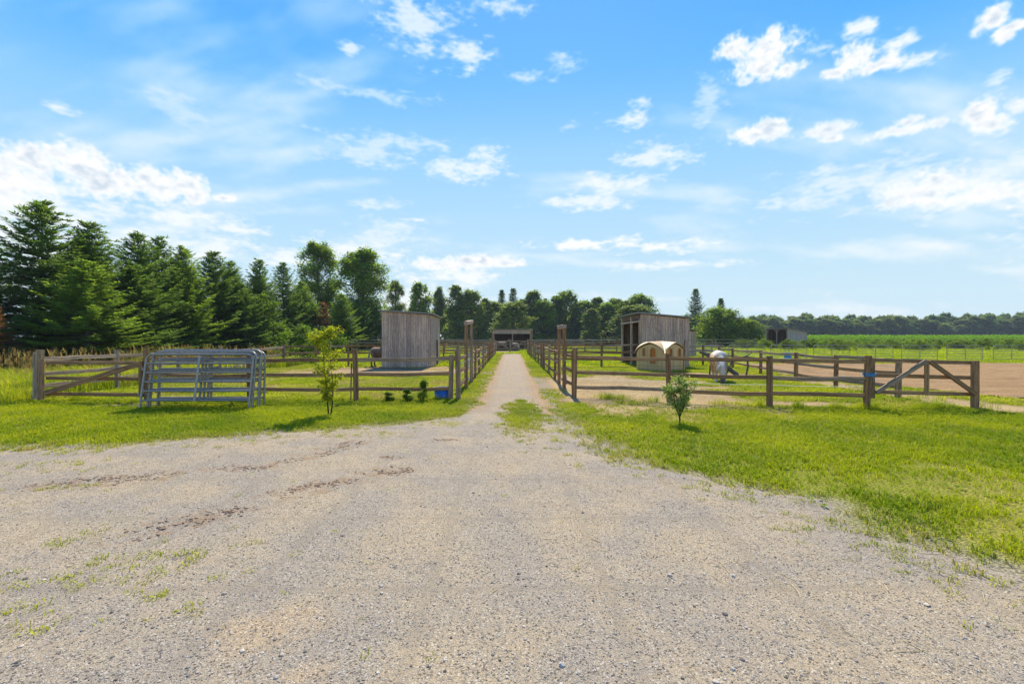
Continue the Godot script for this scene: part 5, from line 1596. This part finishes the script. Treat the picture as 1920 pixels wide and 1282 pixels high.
func make_playhouse() -> void:
	var t := thing("playhouse", "beige plastic playhouse with arched roof before the right shed", "playhouse", P(7.34, 22.1), -0.95)
	var cream := mat(lin(0.80, 0.55, 0.25), 0.5, M.T.faint, 2.0)
	cream.backlight_enabled = true
	cream.backlight = Color(0.5, 0.42, 0.3)
	var tanm := mat(lin(0.52, 0.34, 0.15), 0.5, M.T.faint, 2.0)
	var amber := mat(lin(0.62, 0.19, 0.025), 0.45, M.T.faint, 2.0)
	var hw := 0.80
	for side in 4:
		var xf := Transform3D(Basis(Vector3.UP, side * PI / 2), Vector3.ZERO)
		# windows cut right through: [centre, bottom, top, half width]
		var holes: Array = [[[-0.36, 0.72, 1.10, 0.085], [0.16, 0.38, 1.12, 0.155]], [[-0.34, 0.62, 1.10, 0.12], [0.36, 0.55, 1.10, 0.12]], [[0.0, 0.3, 1.1, 0.2]], [[-0.3, 0.6, 1.1, 0.13], [0.3, 0.6, 1.1, 0.13]]][side]
		var outline := PackedVector2Array([Vector2(-hw * 1.04, 0.0)])
		for i in 17:
			var u := lerpf(-hw, hw, i / 16.0)
			outline.append(Vector2(u, arch_y(u, hw, 0.80, 1.30)))
		outline.append(Vector2(hw * 1.04, 0.0))
		var b := MB.new()
		# the wall in upright strips so that the openings stay open
		var xs := [-hw]
		for h in holes:
			for i in 9: xs.append(h[0] - h[3] * cos(PI * i / 8.0))
		for i in 17: xs.append(lerpf(-hw, hw, i / 16.0))
		xs.sort()
		for i in xs.size() - 1:
			var a: float = xs[i]; var c: float = xs[i + 1]
			if c - a < 1e-4: continue
			var mid := (a + c) / 2
			var cuts := []
			for h in holes:
				if absf(mid - h[0]) < h[3]:
					cuts = [h[1], h[2] - h[3] + sqrt(maxf(0.0, h[3] * h[3] - (a - h[0]) * (a - h[0]))), h[2] - h[3] + sqrt(maxf(0.0, h[3] * h[3] - (c - h[0]) * (c - h[0])))]
			var ta := arch_y(a, hw, 0.80, 1.30); var tc := arch_y(c, hw, 0.80, 1.30)
			for z in [hw, hw - 0.05]:
				var fl: bool = z < hw
				var quads := [[0.0, 0.0, ta, tc]] if cuts.is_empty() else [[0.0, 0.0, cuts[0], cuts[0]], [cuts[1], cuts[2], ta, tc]]
				for q in quads:
					var v0 := xf * Vector3(a, q[0], z); var v1 := xf * Vector3(c, q[1], z); var v2 := xf * Vector3(c, q[3], z); var v3 := xf * Vector3(a, q[2], z)
					if fl: b.quad(v0, v1, v2, v3)
					else: b.quad(v0, v3, v2, v1)
		part("wall", b.mesh(), cream, t)
		for h in holes:
			var w := MB.new()
			var o := arched(h[0], h[1], h[2], h[3])
			for i in o.size():
				var c0 := o[i]; var c1 := o[(i + 1) % o.size()]
				w.tube(PackedVector3Array([xf * Vector3(c0.x, c0.y, hw + 0.004), xf * Vector3(c1.x, c1.y, hw + 0.004)]), PackedFloat32Array([0.022]), 5)
			var wf := part("window_frame", w.mesh(), tanm, t)
			var s := MB.new()
			prism(s, o, hw - 0.045, hw - 0.03, xf)
			part("shutter", s.mesh(), amber, wf)
		# moulded plank ribs and a plinth
		var r := MB.new()
		for k in 4:
			var u := [-0.62, -0.14, 0.42, 0.66][k] as float
			r.ring_beam(PackedVector3Array([xf * Vector3(u, 0.03, hw + 0.004), xf * Vector3(u, arch_y(u, hw, 0.80, 1.30) - 0.12, hw + 0.004)]), chamfer(0.018, 0.016), xf.basis.z)
		for y in [0.10, 0.26]:
			r.ring_beam(PackedVector3Array([xf * Vector3(-hw + 0.05, y, hw + 0.006), xf * Vector3(hw - 0.05, y, hw + 0.006)]), chamfer(0.02, 0.02), xf.basis.z)
		part("moulding", r.mesh(), tanm, t)
	var roofm := MB.new()
	var R := hw + 0.07
	var cnt := 32
	var pt := func(i: int, j: int, lift: float) -> Vector3:
		var u := lerpf(-R, R, float(i) / cnt); var w := lerpf(-R, R, float(j) / cnt)
		return Vector3(u, maxf(arch_y(u, R, 0.78, 1.34), arch_y(w, R, 0.78, 1.34)) + lift + 0.05 * (1.0 - maxf(absf(u), absf(w)) / R), w)
	for i in cnt:
		for j in cnt:
			roofm.quad(pt.call(i, j, 0.05), pt.call(i, j + 1, 0.05), pt.call(i + 1, j + 1, 0.05), pt.call(i + 1, j, 0.05))
			roofm.quad(pt.call(i, j, 0.015), pt.call(i + 1, j, 0.015), pt.call(i + 1, j + 1, 0.015), pt.call(i, j + 1, 0.015))
	for i in cnt:
		roofm.quad(pt.call(i, 0, 0.015), pt.call(i, 0, 0.05), pt.call(i + 1, 0, 0.05), pt.call(i + 1, 0, 0.015))
		roofm.quad(pt.call(i, cnt, 0.05), pt.call(i, cnt, 0.015), pt.call(i + 1, cnt, 0.015), pt.call(i + 1, cnt, 0.05))
		roofm.quad(pt.call(0, i, 0.05), pt.call(0, i, 0.015), pt.call(0, i + 1, 0.015), pt.call(0, i + 1, 0.05))
		roofm.quad(pt.call(cnt, i, 0.015), pt.call(cnt, i, 0.05), pt.call(cnt, i + 1, 0.05), pt.call(cnt, i + 1, 0.015))
	part("roof", roofm.mesh(), mat(lin(0.58, 0.42, 0.215), 0.5, M.T.faint, 2.0), t)

func tub(s: String, label: String, category: String, at: Vector3, r: float, h: float, mt: Material) -> void:
	var t := thing(s, label, category, at)
	var b := MB.new()
	var prof := [[r * 0.82, 0.0], [r * 0.86, 0.02], [r * 0.98, h * 0.94], [r * 1.05, h * 0.95], [r * 1.05, h], [r * 0.95, h], [r * 0.80, 0.04], [0.0, 0.035]]
	for i in prof.size() - 1:
		for k in 20:
			var a := TAU * k / 20; var c := TAU * (k + 1) / 20
			var p := func(q: Array, g: float) -> Vector3: return Vector3(cos(g) * q[0], q[1], sin(g) * q[0])
			b.quad(p.call(prof[i], c), p.call(prof[i], a), p.call(prof[i + 1], a), p.call(prof[i + 1], c))
	part("shell", b.mesh(), mt, t)
	b = MB.new()
	for sgn in [-1.0, 1.0]:
		b.tube(PackedVector3Array([Vector3(sgn * r * 1.0, h * 0.93, -0.05), Vector3(sgn * (r * 1.05 + 0.05), h * 0.9, 0), Vector3(sgn * r * 1.0, h * 0.93, 0.05)]), PackedFloat32Array([0.009]), 5)
	part("handle", b.mesh(), mt, t)

func make_small() -> void:
	tub("feed_tub", "royal blue rubber tub on the ground behind the left front fence corner", "tub", P(-1.74, 11.68), 0.21, 0.30, M.blue)
	tub("water_tub", "light blue water tub before the pipe panels", "tub", P(18.9, 30.8), 0.24, 0.62, M.skyblue)
	tub("bucket", "pale blue bucket hanging on the left lane fence", "bucket", P(-1.54, 27.0, 0.55), 0.14, 0.3, mat(lin(0.55, 0.66, 0.72), 0.5, M.T.faint))
	tub("bucket", "grey bucket hanging on the right lane fence", "bucket", P(1.90, 27.6, 0.55), 0.14, 0.3, mat(lin(0.5, 0.5, 0.5), 0.5, M.T.faint))
	# driftwood logs beside the pony
	var t := thing("dead_log", "weathered log propped up just left of the grazing white pony", "log")
	var b := MB.new()
	b.tube(PackedVector3Array([P(7.95, 19.0, 1.0), P(8.35, 18.9, 0.84), P(8.9, 18.8, 0.45), P(9.4, 18.7, 0.04)]), PackedFloat32Array([0.05, 0.10, 0.10, 0.09]), 9)
	b.tube(PackedVector3Array([P(8.45, 18.9, 0.78), P(8.4, 19.0, 0.4), P(8.42, 19.1, -0.02)]), PackedFloat32Array([0.05, 0.04, 0.035]), 7)
	part("trunk", b.mesh(), M.palebark, t)
	t = thing("dead_log", "thin forked dead branch propped right of the grazing white pony", "log")
	b = MB.new()
	b.tube(PackedVector3Array([P(9.0, 18.9, 0.0), P(9.2, 18.8, 0.6), P(9.7, 18.7, 0.82), P(10.2, 18.6, 0.75)]), PackedFloat32Array([0.03, 0.03, 0.028, 0.012]), 7)
	b.tube(PackedVector3Array([P(9.7, 18.7, 0.8), P(9.9, 18.6, 0.95), P(9.95, 18.6, 1.1)]), PackedFloat32Array([0.025, 0.016, 0.008]), 6)
	b.tube(PackedVector3Array([P(9.8, 18.7, 0.8), P(9.85, 18.75, 0.4), P(9.8, 18.8, 0.0)]), PackedFloat32Array([0.04, 0.04, 0.035]), 6)
	part("branch", b.mesh(), M.palebark, t)
	# a dark pole in front of the playhouse
	t = thing("pole", "thin dark pole standing at the playhouse's right corner", "pole")
	part("shaft", beam(P(7.72, 20.2, -0.1), P(7.78, 20.2, 1.5), 0.05, 0.05, 2, 0.004, Vector3.FORWARD), M.post[1], t)
	sapling("sapling", "young tree with yellow green leaves on two thin stems, on the left lawn", P(-3.66, 9.18), [[Vector3(0.0, -0.02, 0), Vector3(-0.03, 0.4, 0.0), Vector3(-0.07, 0.85, 0), Vector3(-0.12, 1.55, 0.02)], [Vector3(0.05, -0.02, 0.02), Vector3(0.09, 0.35, 0), Vector3(0.08, 0.8, 0.02), Vector3(-0.02, 1.72, -0.02)]], 3300, 0.06, M.yellow, 0.42, 0.30, 1.97, 1.05)
	sapling("sapling", "small green leafy sapling on the right lawn before the pony", P(3.06, 8.16), [[Vector3(0, -0.02, 0), Vector3(0.0, 0.2, 0.0), Vector3(0.02, 0.42, 0), Vector3(-0.02, 0.86, 0)], [Vector3(0, 0.16, 0), Vector3(0.06, 0.32, 0.02), Vector3(0.11, 0.5, 0), Vector3(0.14, 0.72, 0)], [Vector3(0, 0.14, 0), Vector3(-0.05, 0.28, -0.02), Vector3(-0.09, 0.4, 0), Vector3(-0.13, 0.6, 0)]], 2300, 0.05, M.apple, 0.36, 0.2, 0.95, 0.95)

# ------------------------------------------------------------------ the scene
func _ready() -> void:
	rng.seed = 20240611
	N1.seed = 4; N1.noise_type = FastNoiseLite.TYPE_SIMPLEX_SMOOTH; N1.frequency = 0.16; N1.fractal_octaves = 4
	N2.seed = 11; N2.noise_type = FastNoiseLite.TYPE_SIMPLEX_SMOOTH; N2.frequency = 0.45; N2.fractal_octaves = 4
	# camera
	var cam := Camera3D.new()
	cam.name = "camera"
	cam.position = Vector3(0, EYE, 0)
	cam.rotation = Vector3(-0.00703, -0.00469, 0)
	cam.fov = 73.86
	cam.near = 0.05
	cam.far = 2000.0
	add_child(cam)
	cam.current = true
	# sun ahead of the camera, a little to the right, halfway up
	var az := deg_to_rad(4.0); var el := deg_to_rad(50.0)
	var sun := Vector3(sin(az) * cos(el), sin(el), -cos(az) * cos(el))
	var light := DirectionalLight3D.new()
	light.name = "sun"
	light.light_color = Color(1.0, 0.95, 0.86)
	light.light_energy = 1.35
	light.light_angular_distance = 0.5
	light.shadow_enabled = true
	light.basis = Basis.looking_at(-sun, Vector3.UP)
	add_child(light)
	# sky
	var e := Environment.new()
	e.background_mode = Environment.BG_SKY
	var sky := Sky.new()
	var sm := PanoramaSkyMaterial.new()
	sm.panorama = make_sky(sun)
	sky.sky_material = sm
	e.sky = sky
	e.background_energy_multiplier = 0.585
	e.tonemap_mode = Environment.TONE_MAPPER_LINEAR
	e.tonemap_exposure = 1.8
	e.fog_enabled = true
	e.fog_density = 0.00035
	e.fog_light_color = Color(0.86, 0.92, 1.0)
	e.sdfgi_enabled = true
	e.ssao_enabled = true
	e.ssil_enabled = true
	var we := WorldEnvironment.new()
	we.name = "environment"
	we.environment = e
	add_child(we)
	print("sky ", Time.get_ticks_msec())
	make_materials()
	print("materials ", Time.get_ticks_msec())
	make_ground()
	print("ground ", Time.get_ticks_msec())
	make_sheds()
	make_fences()
	make_panels()
	print("timber ", Time.get_ticks_msec())
	make_trees()
	print("trees ", Time.get_ticks_msec())
	make_playhouse()
	make_ponies()
	make_small()
	print("ponies ", Time.get_ticks_msec())
	make_grass()
	make_stones()
	print("grass ", Time.get_ticks_msec())
